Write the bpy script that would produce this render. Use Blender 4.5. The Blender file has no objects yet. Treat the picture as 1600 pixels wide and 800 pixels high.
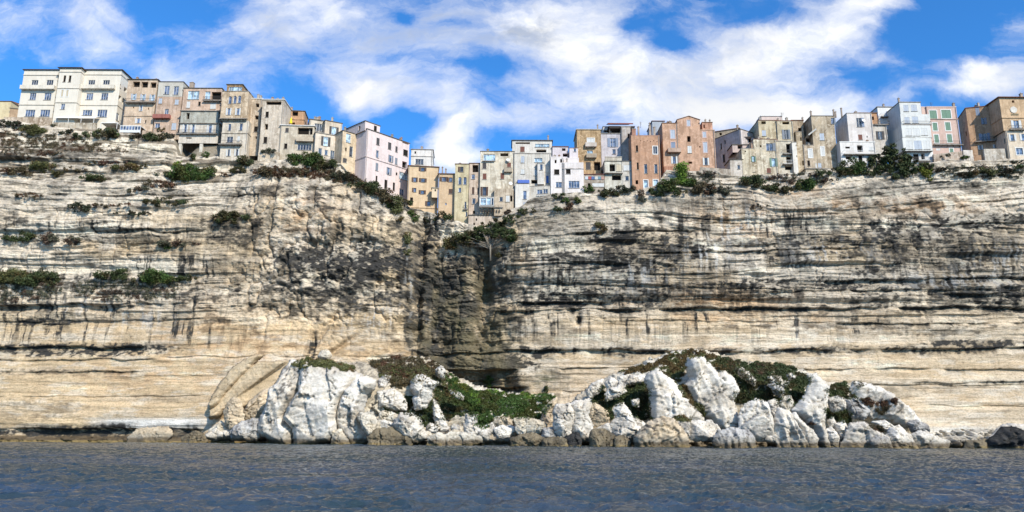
import bpy, math, random
import numpy as np
from mathutils import Vector, Matrix, Euler

SC = bpy.context.scene
COL = SC.collection
PI = math.pi
rad = math.radians

# ------------------------------------------------------------------ camera
CAM_H, F_PX, PITCH, ROLL = 3.5, 1204.0, 12.69, 0.30
cam_d = bpy.data.cameras.new('camera')
cam = bpy.data.objects.new('camera', cam_d)
COL.objects.link(cam)
cam_d.sensor_width = 36.0
cam_d.lens = F_PX / 1600.0 * 36.0
cam_d.clip_start = 0.5
cam_d.clip_end = 20000
CAM_M = Euler((rad(90 + PITCH), 0, 0)).to_matrix() @ Matrix.Rotation(rad(ROLL), 3, 'Z')
cam.matrix_world = Matrix.Translation((0, 0, CAM_H)) @ CAM_M.to_4x4()
SC.camera = cam
SC.render.resolution_x, SC.render.resolution_y = 1024, 512


def ray(px, py):
    return (CAM_M @ Vector(((px - 800) / F_PX, (400 - py) / F_PX, -1))).normalized()


def at(px, py, Y):
    d = ray(px, py)
    t = Y / d.y
    return Vector((d.x * t, Y, CAM_H + d.z * t))


# ------------------------------------------------------------------ noise
def _h(ix, iy, seed):
    n = ix * np.uint32(374761393) + iy * np.uint32(668265263) + np.uint32((seed * 1442695041) & 0xffffffff)
    n = (n ^ (n >> np.uint32(13))) * np.uint32(1274126177)
    n = n ^ (n >> np.uint32(16))
    return n.astype(np.float32) * np.float32(1 / 4294967295.0)


def vn(x, y, seed=0):
    x = np.asarray(x, float); y = np.asarray(y, float)
    x, y = np.broadcast_arrays(x, y)
    fx, fy = np.floor(x), np.floor(y)
    ix, iy = fx.astype(np.int64).astype(np.uint32), fy.astype(np.int64).astype(np.uint32)
    u, v = (x - fx).astype(np.float32), (y - fy).astype(np.float32)
    u = u * u * u * (u * (u * 6 - 15) + 10); v = v * v * v * (v * (v * 6 - 15) + 10)
    o1 = np.uint32(1)
    a, b = _h(ix, iy, seed), _h(ix + o1, iy, seed)
    c, d = _h(ix, iy + o1, seed), _h(ix + o1, iy + o1, seed)
    return (a + (b - a) * u) * (1 - v) + (c + (d - c) * u) * v


def fbm(x, y, seed=0, octv=4, gain=0.5):
    s, a, t = 0, 1, 0
    for o in range(octv):
        s = s + a * vn(x * 2 ** o + 17.3 * o, y * 2 ** o - 9.1 * o, seed + 31 * o)
        t += a
        a *= gain
    return s / t


def sstep(a, b, x):
    t = np.clip((x - a) / (b - a), 0, 1)
    return t * t * (3 - 2 * t)


def lin(c):
    return tuple((v / 12.92 if v <= 0.04045 else ((v + 0.055) / 1.055) ** 2.4) for v in c)


def hexl(h, k=1.0):
    c = lin([int(h[i:i + 2], 16) / 255 for i in (0, 2, 4)])
    return tuple(v * k for v in c)


# ------------------------------------------------------------------ objects
def tag(o, label=None, cat=None, group=None, kind=None):
    if label: o['label'] = label
    if cat: o['category'] = cat
    if group: o['group'] = group
    if kind: o['kind'] = kind
    return o


def link(name, me, mat=None, parent=None, loc=None):
    o = bpy.data.objects.new(name, me)
    COL.objects.link(o)
    if mat is not None and me is not None:
        me.materials.append(mat)
    if parent is not None:
        o.parent = parent
    if loc is not None:
        o.location = loc
    return o


def mesh_np(name, V, Q, col=None, smooth=True, tris=False):
    k = 3 if tris else 4
    me = bpy.data.meshes.new(name)
    me.vertices.add(len(V))
    me.vertices.foreach_set('co', np.ascontiguousarray(V, dtype=np.float32).ravel())
    me.loops.add(len(Q) * k)
    me.loops.foreach_set('vertex_index', np.ascontiguousarray(Q, dtype=np.int32).ravel())
    me.polygons.add(len(Q))
    me.polygons.foreach_set('loop_start', np.arange(0, len(Q) * k, k, dtype=np.int32))
    me.polygons.foreach_set('loop_total', np.full(len(Q), k, dtype=np.int32))
    if smooth:
        me.polygons.foreach_set('use_smooth', np.ones(len(Q), dtype=bool))
    me.update(calc_edges=True)
    if col is not None:
        a = me.color_attributes.new('Col', 'FLOAT_COLOR', 'POINT')
        c4 = np.ones((len(V), 4), dtype=np.float32)
        c4[:, :3] = col
        a.data.foreach_set('color', c4.ravel())
    return me


class M:
    """collects polygons, links them as one mesh object"""
    def __init__(s, org=(0, 0, 0)):
        s.v, s.f, s.o = [], [], Vector(org)

    def poly(s, *pts):
        n = len(s.v)
        s.v += [Vector(p) - s.o for p in pts]
        s.f.append(tuple(range(n, n + len(pts))))

    def obox(s, c, ax, ay, az):
        """box: centre and three half-axis vectors"""
        c, ax, ay, az = Vector(c), Vector(ax), Vector(ay), Vector(az)
        P = [c + ax * i + ay * j + az * k for k in (-1, 1) for j in (-1, 1) for i in (-1, 1)]
        n = len(s.v)
        s.v += [p - s.o for p in P]
        for q in ((0, 2, 3, 1), (4, 5, 7, 6), (0, 1, 5, 4), (2, 6, 7, 3), (0, 4, 6, 2), (1, 3, 7, 5)):
            s.f.append(tuple(n + i for i in q))

    def cyl(s, c, r0, r1, h, seg=10, axis=(0, 0, 1)):
        c = Vector(c); ax = Vector(axis).normalized()
        t = ax.orthogonal().normalized(); b = ax.cross(t)
        n = len(s.v)
        for i in range(seg):
            a = 2 * PI * i / seg
            d = t * math.cos(a) + b * math.sin(a)
            s.v.append(c + d * r0 - s.o); s.v.append(c + d * r1 + ax * h - s.o)
        for i in range(seg):
            j = (i + 1) % seg
            s.f.append((n + 2 * i, n + 2 * j, n + 2 * j + 1, n + 2 * i + 1))
        s.f.append(tuple(n + 2 * i + 1 for i in range(seg)))
        s.f.append(tuple(n + 2 * i for i in reversed(range(seg))))

    def build(s, name, mat, parent=None, loc=None, smooth=False):
        me = bpy.data.meshes.new(name)
        me.from_pydata([tuple(v) for v in s.v], [], s.f)
        if smooth:
            me.polygons.foreach_set('use_smooth', np.ones(len(me.polygons), dtype=bool))
        me.update()
        return link(name, me, mat, parent, loc)


# ------------------------------------------------------------------ materials
class NT:
    def __init__(s, mat_or_world):
        mat_or_world.use_nodes = True
        s.t = mat_or_world.node_tree
        s.t.nodes.clear()

    def n(s, typ, **kw):
        nd = s.t.nodes.new(typ)
        for k, v in kw.items():
            if k.startswith('i_'):
                key = k[2:]
                key = int(key) if key.isdigit() else key.replace('_', ' ')
                s.put(nd.inputs[key], v)
            else:
                setattr(nd, k, v)
        return nd

    def put(s, sock, v):
        if isinstance(v, bpy.types.NodeSocket):
            s.t.links.new(v, sock)
        else:
            sock.default_value = v

    def math(s, op, a, b=0.0, c=0.0, clamp=False):
        nd = s.t.nodes.new('ShaderNodeMath'); nd.operation = op; nd.use_clamp = clamp
        for i, v in enumerate((a, b, c)):
            s.put(nd.inputs[i], v)
        return nd.outputs[0]

    def vm(s, op, a, b=None):
        nd = s.t.nodes.new('ShaderNodeVectorMath'); nd.operation = op
        s.put(nd.inputs[0], a)
        if b is not None: s.put(nd.inputs[1], b)
        return nd.outputs[1] if op in ('LENGTH', 'DOT_PRODUCT') else nd.outputs[0]

    def mix(s, f, a, b, mode='MIX'):
        nd = s.t.nodes.new('ShaderNodeMix'); nd.data_type = 'RGBA'; nd.blend_type = mode
        s.put(nd.inputs['Factor'], f)
        s.put(nd.inputs[6], a if isinstance(a, bpy.types.NodeSocket) else (*a[:3], 1))
        s.put(nd.inputs[7], b if isinstance(b, bpy.types.NodeSocket) else (*b[:3], 1))
        return nd.outputs[2]

    def noise(s, vec, scale, detail=4, rough=0.55, dist=0.0):
        nd = s.n('ShaderNodeTexNoise')
        s.put(nd.inputs['Vector'], vec)
        nd.inputs['Scale'].default_value = scale
        nd.inputs['Detail'].default_value = detail
        nd.inputs['Roughness'].default_value = rough
        nd.inputs['Distortion'].default_value = dist
        return nd.outputs['Fac']

    def mr(s, v, a, b, c=0.0, d=1.0, smooth=True):
        nd = s.n('ShaderNodeMapRange')
        nd.interpolation_type = 'SMOOTHSTEP' if smooth else 'LINEAR'
        for i, x in enumerate((v, a, b, c, d)):
            s.put(nd.inputs[i], x)
        return nd.outputs[0]

    def mapping(s, vec, scale):
        return s.vm('MULTIPLY', vec, scale)


MATS = {}


def pbsdf(name, build):
    if name in MATS: return MATS[name]
    m = bpy.data.materials.new(name)
    t = NT(m)
    out = t.n('ShaderNodeOutputMaterial')
    b = t.n('ShaderNodeBsdfPrincipled')
    t.t.links.new(b.outputs[0], out.inputs[0])
    b.inputs['Roughness'].default_value = 0.85
    b.inputs['Specular IOR Level'].default_value = 0.2
    build(t, b)
    MATS[name] = m
    return m


def plaster(h, dirt=0.5, k=0.78):
    c = hexl(h, k)
    L = sum(c) / 3
    c = tuple(v * .82 + L * .18 for v in c)
    c = tuple(min(.78, v * 1.04) for v in c)

    def f(t, b):
        geo = t.n('ShaderNodeNewGeometry').outputs['Position']
        blot = t.noise(geo, 0.35, 6, 0.65, 0.4)
        streak = t.noise(t.mapping(geo, (1.6, 1.6, 0.12)), 1.0, 5, 0.7, 0.3)
        fine = t.noise(geo, 5.0, 4, 0.7)
        d = t.mr(t.math('MULTIPLY', blot, streak), 0.17, 0.31, min(1, dirt * 1.15), 0.0)
        dark = tuple(v * m for v, m in zip(c, (0.48, 0.43, 0.37)))
        warm = tuple(min(1, v * m) for v, m in zip(c, (1.02, 0.86, 0.66)))
        cc = t.mix(t.mr(blot, 0.48, 0.72, 0, dirt * 0.7), c, warm)
        cc = t.mix(d, cc, dark)
        # flaked patches showing pale rendering
        fl = t.noise(geo, 1.1, 3, 0.6, 0.8)
        cc = t.mix(t.mr(fl, 0.56, 0.61, 0, dirt * 0.7), cc, tuple(min(0.8, v * 1.25 + 0.05) for v in c))
        cc = t.mix(t.mr(fl, 0.40, 0.36, 0, dirt * 0.65), cc, tuple(v * 0.62 for v in c))
        cc = t.mix(t.mr(fine, 0.3, 0.7, 0.0, 0.18), cc, tuple(v * 0.6 for v in c))
        t.put(b.inputs['Base Color'], cc)
        bp = t.n('ShaderNodeBump'); bp.inputs['Strength'].default_value = 0.5; bp.inputs['Distance'].default_value = 0.06
        t.put(bp.inputs['Height'], fine); t.put(b.inputs['Normal'], bp.outputs[0])
    return pbsdf('plaster_%s_%d' % (h, dirt * 100), f)


def plain(name, c, rough=0.6, spec=0.3, var=0.2, metal=0.0):
    def f(t, b):
        geo = t.n('ShaderNodeNewGeometry').outputs['Position']
        n = t.noise(geo, 2.3, 4, 0.7)
        t.put(b.inputs['Base Color'], t.mix(t.mr(n, 0.35, 0.65, 0, var), c, tuple(v * 0.45 for v in c)))
        b.inputs['Roughness'].default_value = rough
        b.inputs['Specular IOR Level'].default_value = spec
        b.inputs['Metallic'].default_value = metal
    return pbsdf(name, f)


def slatted(name, c):
    def f(t, b):
        geo = t.n('ShaderNodeNewGeometry').outputs['Position']
        w = t.n('ShaderNodeTexWave'); w.bands_direction = 'Z'
        t.put(w.inputs['Vector'], geo); w.inputs['Scale'].default_value = 3.0
        n = t.noise(geo, 2.0, 4, 0.7)
        cc = t.mix(t.mr(w.outputs['Fac'], 0.1, 0.6, 0.35, 0.0), c, tuple(v * 0.4 for v in c))
        cc = t.mix(t.mr(n, 0.45, 0.65, 0, 0.3), cc, tuple(v * 0.55 for v in c))
        t.put(b.inputs['Base Color'], cc)
        b.inputs['Roughness'].default_value = 0.7
    return pbsdf(name, f)


def tiles(name, c):
    def f(t, b):
        geo = t.n('ShaderNodeNewGeometry').outputs['Position']
        w = t.n('ShaderNodeTexWave'); w.bands_direction = 'X'
        t.put(w.inputs['Vector'], geo); w.inputs['Scale'].default_value = 1.4
        n = t.noise(geo, 3.0, 5, 0.7)
        cc = t.mix(t.mr(w.outputs['Fac'], 0.1, 0.6, 0.6, 0.0), c, tuple(v * 0.4 for v in c))
        cc = t.mix(t.mr(n, 0.4, 0.62, 0, 0.7), cc, (0.16, 0.13, 0.10))
        t.put(b.inputs['Base Color'], cc)
        bp = t.n('ShaderNodeBump'); bp.inputs['Distance'].default_value = 0.1
        t.put(bp.inputs['Height'], w.outputs['Fac']); t.put(b.inputs['Normal'], bp.outputs[0])
    return pbsdf(name, f)


def glass(name='window_glass', c=(0.035, 0.055, 0.10)):
    def f(t, b):
        geo = t.n('ShaderNodeNewGeometry').outputs['Position']
        n = t.noise(geo, 0.9, 2, 0.5)
        t.put(b.inputs['Base Color'], t.mix(t.mr(n, 0.42, 0.6), c, tuple(v * 2.6 + 0.02 for v in c)))
        b.inputs['Roughness'].default_value = 0.12
        b.inputs['Specular IOR Level'].default_value = 0.8
    return pbsdf(name, f)


G_BLUE = glass('window_glass_blue', (0.045, 0.062, 0.10))
G_DARK = glass('window_glass_dark', (0.018, 0.022, 0.03))
G_PALE = glass('window_glass_pale', (0.16, 0.22, 0.27))
DARK = plain('dark_interior', (0.02, 0.017, 0.015), 0.95, 0.05)
WHITEP = plain('white_paint', (0.66, 0.65, 0.62), 0.55)
IRON = plain('iron_railing', (0.035, 0.035, 0.04), 0.5)
SHUT = {'w': (0.60, 0.60, 0.58), 'b': (0.22, 0.27, 0.36), 'g': (0.15, 0.25, 0.18), 'n': (0.10, 0.06, 0.045),
        'r': (0.17, 0.07, 0.05), 'y': (0.20, 0.22, 0.25), 'k': (0.07, 0.065, 0.065), 'c': (0.55, 0.47, 0.34),
        'l': (0.42, 0.46, 0.52), 'x': (0.06, 0.16, 0.45)}
SHM = {k: slatted('shutter_paint_' + k, v) for k, v in SHUT.items()}
TILE = tiles('roof_tile', (0.30, 0.13, 0.075))
REDTILE = tiles('roof_tile_red', (0.45, 0.10, 0.07))
CONC = plaster('a8a096', 0.7)
CONCD = plaster('6e665c', 0.6)
# ------------------------------------------------------------------ buildings
VW = {1: (0, 90, 220 / 1035), 2: (190, 110, 220 / 1035), 3: (390, 130, 220 / 1035), 4: (550, 180, 220 / 1035),
      5: (720, 190, 220 / 1035), 6: (870, 160, 260 / 1387), 7: (1100, 150, 260 / 1387), 8: (1340, 130, 260 / 1387),
      0: (0, 0, 1.0),
      11: (330, 530, 300 / 1263), 12: (600, 530, 300 / 1263), 13: (850, 530, 300 / 1263), 14: (1120, 530, 300 / 1263),
      15: (1350, 550, 250 / 1176), 16: (0, 420, 400 / 1143)}
UP = Vector((0, 0, 1))


class Panel:
    def __init__(s, O, d, n, W, z0, z1):
        s.O, s.d, s.n, s.W, s.z0, s.z1 = Vector(O), Vector(d), Vector(n), W, z0, z1

    def hit(s, px, py):
        r = ray(px, py)
        C = Vector((0, 0, CAM_H))
        t = (s.O - C).dot(s.n) / r.dot(s.n)
        p = C + r * t
        q = p - s.O
        return q.dot(s.d), p.z

    def P(s, u, z, off=0.0):
        q = s.O + s.d * u + s.n * off
        return Vector((q.x, q.y, z))

    def fill(s, m, holes, rec):
        us = sorted({0, s.W, *[min(max(h[i], 0), s.W) for h in holes for i in (0, 1)]})
        zs = sorted({s.z0, s.z1, *[min(max(h[i], s.z0), s.z1) for h in holes for i in (2, 3)]})
        for a, b in zip(us, us[1:]):
            if b - a < 1e-4: continue
            for c, d in zip(zs, zs[1:]):
                if d - c < 1e-4: continue
                u, z = (a + b) / 2, (c + d) / 2
                if any(h[0] < u < h[1] and h[2] < z < h[3] for h in holes): continue
                m.poly(s.P(a, c), s.P(b, c), s.P(b, d), s.P(a, d))
        for (a, b, c, d, *_), r in zip(holes, rec):
            m.poly(s.P(a, c), s.P(a, c, -r), s.P(a, d, -r), s.P(a, d))
            m.poly(s.P(b, c, -r), s.P(b, c), s.P(b, d), s.P(b, d, -r))
            m.poly(s.P(a, c, -r), s.P(a, c), s.P(b, c), s.P(b, c, -r))
            m.poly(s.P(a, d), s.P(a, d, -r), s.P(b, d, -r), s.P(b, d))


class Building:
    def __init__(s, name, label, cat, view, D, px, py):
        s.v, s.D = view, D
        s.org = at(*s.p(px, py), D)
        s.e = link(name, None, loc=s.org)
        tag(s.e, label, cat, 'houses along the cliff top')

    def p(s, x, y):
        ox, oy, k = VW[s.v]
        return ox + x * k, oy + y * k

    def mk(s): return M(s.org)

    def window(s, pn, w, r):
        (a, b, c, d, st, key, fl) = w
        W, H = b - a, d - c
        if W < 0.12 or H < 0.12: return
        fr = s.mk()
        fw = min(0.09, W * 0.12)
        off = -r + 0.06
        fcol = WHITEP if st in 'gs' else plain('brown_frame', (0.10, 0.07, 0.05))
        if key == 'n' or key == 'r': fcol = plain('brown_frame', (0.10, 0.07, 0.05))
        for (u0, u1, z0, z1) in ((a, a + fw, c, d), (b - fw, b, c, d), (a + fw, b - fw, d - fw, d), (a + fw, b - fw, c, c + fw)):
            fr.obox(pn.P((u0 + u1) / 2, (z0 + z1) / 2, off), pn.d * (u1 - u0) / 2, pn.n * 0.04, UP * (z1 - z0) / 2)
        if st in 'gs' and W > 0.6:
            k = max(1, round(W / 0.75))
            for i in range(1, k):
                fr.obox(pn.P(a + W * i / k, (c + d) / 2, off), pn.d * fw * 0.4, pn.n * 0.035, UP * (H / 2 - fw))
        wo = fr.build('window', fcol, s.e)
        pa = s.mk()
        o2 = off - 0.03
        pa.poly(pn.P(a, c, o2), pn.P(b, c, o2), pn.P(b, d, o2), pn.P(a, d, o2))
        pm = DARK if st in 'od' else {'p': G_PALE, 'd': G_DARK}.get(fl[:1], G_BLUE)
        pa.build('pane', pm, wo)
        if 'F' in fl:     # painted surround
            sm = s.mk(); t = 0.2
            for (u0, u1, z0, z1) in ((a - t, a, c - t, d + t), (b, b + t, c - t, d + t), (a, b, d, d + t), (a, b, c - t, c)):
                sm.obox(pn.P((u0 + u1) / 2, (z0 + z1) / 2, 0.02), pn.d * (u1 - u0) / 2, pn.n * 0.03, UP * (z1 - z0) / 2)
            sm.build('surround', WHITEP if 'P' not in fl else plaster('e0b8a8', 0.2), wo)
        elif st in 'gsdc' and H > 0.9:
            sm = s.mk()
            sm.obox(pn.P((a + b) / 2, c - 0.06, 0.05), pn.d * (W / 2 + 0.1), pn.n * 0.08, UP * 0.05)
            sm.build('sill', CONC, wo)
        if st == 'c':
            for (u0, u1) in ((a + .02, (a + b) / 2 - .015), ((a + b) / 2 + .015, b - .02)):
                sh = s.mk()
                sh.obox(pn.P((u0 + u1) / 2, (c + d) / 2, -0.05), pn.d * (u1 - u0) / 2, pn.n * 0.025, UP * (H / 2 - 0.02))
                sh.build('shutter', SHM[key or 'w'], wo)
        if st == 's':
            sw = W * 0.5
            sides = [] if 'R' in fl else [(a - sw, a - .02)]
            if 'L' not in fl: sides.append((b + .02, b + sw))
            for (u0, u1) in sides:
                sh = s.mk()
                sh.obox(pn.P((u0 + u1) / 2, (c + d) / 2, 0.05), pn.d * (u1 - u0) / 2, pn.n * 0.03, UP * (H / 2 + 0.02))
                sh.build('shutter', SHM[key or 'w'], wo)

    def conv(s, pn, wins):
        out = []
        for w in wins:
            x, y, ww, hh, st = w[:5]
            key = w[5] if len(w) > 5 else ''
            fl = w[6] if len(w) > 6 else ''
            u0, _ = pn.hit(*s.p(x - ww / 2, y)); u1, _ = pn.hit(*s.p(x + ww / 2, y))
            _, z1 = pn.hit(*s.p(x, y - hh / 2)); _, z0 = pn.hit(*s.p(x, y + hh / 2))
            a, b, c, d = max(u0, 0.05), min(u1, pn.W - 0.05), max(z0, pn.z0 + 0.05), min(z1, pn.z1 - 0.05)
            if b - a > 0.1 and d - c > 0.1:
                out.append((a, b, c, d, st, key, fl))
        return out

    def block(s, xl, xr, yt, yb, yaw=0, depth=8, col='ddccaa', dirt=0.5, roof='flat', wins=(), left=(), right=(),
              D=None, down=3.0, rmat=None, peak=None, bal=(), trim=(), chim=(), wname='wall', over=0.2, rise=0.22):
        D = D or s.D
        O = at(*s.p(xl, yb), D)
        a = rad(yaw)
        d = Vector((math.cos(a), math.sin(a), 0)); n = Vector((math.sin(a), -math.cos(a), 0))
        tmp = Panel(O, d, n, 99, 0, 1)
        W, _ = tmp.hit(*s.p(xr, yb))
        _, zt = tmp.hit(*s.p(xl, yt))
        z0, z1 = O.z - down, zt
        FR = Panel((O.x, O.y, 0), d, n, W, z0, z1)
        LE = Panel(FR.O - n * depth, n, -d, depth, z0, z1)
        RI = Panel(FR.O + d * W, -n, d, depth, z0, z1)
        BA = Panel(FR.O + d * W - n * depth, -d, -n, W, z0, z1)
        m = s.mk()
        allw = []
        for pn, ws in ((FR, wins), (LE, left), (RI, right), (BA, ())):
            cw = s.conv(pn, ws)
            rec = [(0.9 if w[4] == 'o' else 0.24) for w in cw]
            rec = [min(r, depth * .3) for r in rec]
            pn.fill(m, cw, rec)
            for w, r in zip(cw, rec):
                if 'A' in w[6]:      # arched head: spandrels in the wall plane
                    a0, b0, c0, d0 = w[:4]
                    rr = (b0 - a0) / 2; cx = (a0 + b0) / 2; zc = d0 - rr
                    for sg in (-1, 1):
                        arc = [pn.P(cx + sg * rr * math.cos(t), zc + rr * math.sin(t), 0.004) for t in np.linspace(0, PI / 2, 7)]
                        m.poly(pn.P(cx + sg * rr, d0, 0.004), *arc)
                allw.append((pn, w, r))
        # roof deck
        P = lambda u, v, z: Vector((FR.O.x, FR.O.y, z)) + d * u - n * v
        if peak is not None:
            _, zp = FR.hit(*s.p(*peak)); up, _ = FR.hit(*s.p(*peak))
            up = min(max(up, .3), W - .3)
            m.poly(FR.P(0, z1), FR.P(W, z1), FR.P(up, zp))
            m.poly(BA.P(0, z1), BA.P(W, z1), BA.P(W - up, zp))
        else:
            m.poly(P(0, 0, z1 - .02), P(W, 0, z1 - .02), P(W, depth, z1 - .02), P(0, depth, z1 - .02))
        m.build(wname, plaster(col, dirt), s.e)
        for pn, w, r in allw:
            s.window(pn, w, r)
        ro = None
        if peak is not None:
            r_ = s.mk(); t = .14; o = over
            for (ua, za, ub, zb) in ((-o, z1 - o * (zp - z1) / up, up, zp), (up, zp, W + o, z1 - o * (zp - z1) / (W - up))):
                q = [P(ua, -o, za + .01), P(ub, -o, zb + .01), P(ub, depth + o, zb + .01), P(ua, depth + o, za + .01)]
                top = [p + UP * t for p in q]
                r_.poly(*q); r_.poly(*reversed(top))
                for i in range(4):
                    j = (i + 1) % 4
                    r_.poly(q[i], q[j], top[j], top[i])
            ro = r_.build('roof', rmat or TILE, s.e)
        elif roof == 'flat':
            r_ = s.mk()
            r_.obox(P(W / 2, depth / 2, z1 + .09), d * (W / 2 + over), n * (depth / 2 + over), UP * .09)
            ro = r_.build('roof', rmat or CONC, s.e)
        elif roof == 'tile':
            r_ = s.mk(); o = over; h = rise * depth
            q = [P(-o, -o, z1 + .01), P(W + o, -o, z1 + .01), P(W + o, depth + o, z1 + .01), P(-o, depth + o, z1 + .01)]
            k = [q[0] + UP * .16, q[1] + UP * .16, q[2] + UP * (h + .16), q[3] + UP * (h + .16)]
            r_.poly(*q); r_.poly(k[0], k[1], k[2], k[3])
            for i in range(4):
                j = (i + 1) % 4
                r_.poly(q[i], q[j], k[j], k[i])
            ro = r_.build('roof', rmat or TILE, s.e)
        rs_ = random.Random(int(xl * 31 + yt * 17 + s.v))
        if roof in ('flat', 'tile') and depth >= 6 and down >= 1 and not chim and peak is None and s.e['category'] != 'hotel' and W > 3:
            for _ in range(rs_.choice((1, 1, 2, 3))):
                q = P(rs_.uniform(.1, .9) * W, rs_.uniform(.08, .3) * depth, 0)
                w_ = rs_.uniform(.35, .7); h = rs_.uniform(.7, 1.5)
                cm = s.mk()
                cm.obox((q.x, q.y, z1 + h / 2 + .1), (w_ / 2, 0, 0), (0, .25, 0), (0, 0, h / 2))
                cm.obox((q.x, q.y, z1 + h + .14), (w_ / 2 + .07, 0, 0), (0, .32, 0), (0, 0, .05))
                cm.cyl((q.x, q.y, z1 + h + .18), .12, .1, .3, 7)
                cm.build('chimney', plaster(rs_.choice(('c0b4a6', 'b09078', 'a8a29a')), .5), ro or s.e)
        if depth >= 6 and down >= 2 and s.e['category'] != 'hotel' and z1 - O.z > 5:
            uu = W - .25 if rs_.random() < .6 else .22
            if not any(w[1] > uu - .1 and w[0] < uu + .1 for pn_, w, r in allw if pn_ is FR):
                dp = s.mk(); dp.cyl(FR.P(uu, z0, .1), .07, .07, z1 - z0 - .1, 6)
                dp.build('drainpipe', plain('grey_pipe', (.30, .28, .26), .5), s.e)
        for (cx, cy, cw) in chim:
            c = at(*s.p(cx, cy), FR.O.y + min(3, depth / 2)); w_ = at(*s.p(cx + cw, cy), FR.O.y + 3).x - c.x
            w_ = max(.35, abs(w_))
            h = max(.6, c.z - z1)
            cm = s.mk()
            cm.obox((c.x, c.y, z1 + h / 2), (w_ / 2, 0, 0), (0, w_ / 2, 0), (0, 0, h / 2))
            cm.obox((c.x, c.y, z1 + h + .06), (w_ / 2 + .08, 0, 0), (0, w_ / 2 + .08, 0), (0, 0, .06))
            cm.cyl((c.x, c.y, z1 + h + .1), w_ * .25, w_ * .2, .35, 8)
            cm.build('chimney', plaster('b8a594', .5), ro or s.e)
        for (x0, x1, y, pr, st, *ck) in bal:
            u0, z = FR.hit(*s.p(x0, y)); u1, _ = FR.hit(*s.p(x1, y))
            s.balcony(FR, u0, u1, z, pr, st, ck[0] if ck else None)
        for tr in trim:
            _, z = FR.hit(*s.p(xl, tr))
            tm = s.mk()
            tm.obox(FR.P(W / 2, z, .06), d * (W / 2 + .12), n * .12, UP * .09)
            tm.obox(RI.P(depth / 2, z, .05), RI.d * (depth / 2), RI.n * .07, UP * .09)
            tm.obox(LE.P(depth / 2, z, .05), LE.d * (depth / 2), LE.n * .07, UP * .09)
            tm.build('cornice', plaster(col, min(1, dirt + .3), .68), s.e)
        return FR

    def balcony(s, pn, u0, u1, z, pr, st, ck=None):
        sl = s.mk()
        cm = plaster(ck, .4) if ck else CONC
        sl.obox(pn.P((u0 + u1) / 2, z - .09, pr / 2 + .004), pn.d * (u1 - u0) / 2, pn.n * pr / 2, UP * .09)
        k = max(2, int((u1 - u0) / 1.5))
        for i in range(k):
            uu = u0 + (u1 - u0) * (i + .5) / k
            sl.obox(pn.P(uu, z - .3, pr * .35), pn.d * .07, pn.n * pr * .33, UP * .12)
        b = sl.build('balcony', cm, s.e)
        if st == 'none': return
        r = s.mk()
        H = 1.0
        if st == 'solid':
            r.obox(pn.P((u0 + u1) / 2, z + H / 2, pr - .07), pn.d * (u1 - u0) / 2, pn.n * .07, UP * (H / 2 - .002))
            for u in (u0 + .07, u1 - .07):
                r.obox(pn.P(u, z + H / 2, pr / 2 - .08), pn.d * .07, pn.n * (pr / 2 - .07), UP * (H / 2 - .004))
            r.build('parapet', cm, b)
        else:
            for zz in (z + H, z + .12):
                r.obox(pn.P((u0 + u1) / 2, zz, pr - .05), pn.d * (u1 - u0) / 2, pn.n * .03, UP * .03)
                for u in (u0 + .03, u1 - .03):
                    r.obox(pn.P(u, zz, pr / 2 - .05), pn.d * .03, pn.n * pr / 2, UP * .03)
            nb = max(3, int((u1 - u0) / .3))
            for i in range(nb + 1):
                r.obox(pn.P(u0 + .02 + (u1 - u0 - .04) * i / nb, z + H / 2, pr - .05), pn.d * .015, pn.n * .015, UP * H / 2)
            r.build('railing', WHITEP if st == 'wbars' else IRON, b)


def BD(name, label, view, D, px, py, cat='house'):
    return Building(name, label, cat, view, D, px, py)
# ================================================================== the town, left to right
# --- hotel
b = BD('hotel', 'large cream hotel with flat roof at the left end of the cliff top', 1, 212, 127, 432, 'hotel')
b.block(385, 545, 78, 470, 0, 8, 'efe4d0', .15, D=210, rmat=plaster('5b4a42', .5), over=.5,
        wins=[(475, 155, 18, 48, 'd'), (514, 155, 18, 48, 'd'), (458, 262, 16, 50, 'c', 'c', 'F'), (495, 262, 16, 50, 'c', 'c', 'F'), (461, 360, 30, 42, 'g')],
        trim=(105, 225, 330))
b.block(127, 383, 92, 432, 0, 9, 'efe4d0', .15, D=212, rmat=plaster('5b4a42', .5), over=.4,
        wins=[(255, 183, 50, 36, 'g', '', 'd'), (366, 183, 50, 38, 'g', '', 'd'), (240, 285, 48, 50, 'g'), (350, 285, 52, 52, 'g'),
              (220, 408, 72, 50, 'g'), (330, 408, 72, 50, 'g')], bal=[(160, 410, 235, 1.1, 'solid', 'efe4d0')], trim=(128, 347))
b.block(545, 848, 92, 475, 0, 8.2, 'efe4d0', .15, D=212, rmat=plaster('5b4a42', .5), over=.4,
        wins=[(673, 182, 50, 34, 'g', '', 'd'), (781, 182, 50, 34, 'g', '', 'd'), (658, 285, 50, 48, 'g'), (768, 285, 52, 50, 'g'),
              (641, 405, 72, 42, 'g'), (750, 410, 72, 55, 'g')],
        right=[(883, 207, 12, 30, 'd'), (922, 238, 22, 34, 'o'), (880, 300, 20, 44, 'o'), (906, 325, 16, 50, 'o'), (864, 435, 22, 56, 'g', '', 'd')],
        bal=[(565, 850, 232, 1.1, 'solid', 'efe4d0')], trim=(125, 350))
b = BD('house', 'low cream house cut by the left edge of the photo, left of the hotel', 1, 222, -120, 430)
b.block(-160, 66, 322, 430, 0, 8, 'e6d2a2', .3, roof='tile', over=.2, wins=[(-90, 380, 20, 24, 'd')])
b.block(66, 128, 372, 430, 12, 8, 'c8a884', .5, roof='flat', D=221, chim=[(95, 355, 6)])

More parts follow.
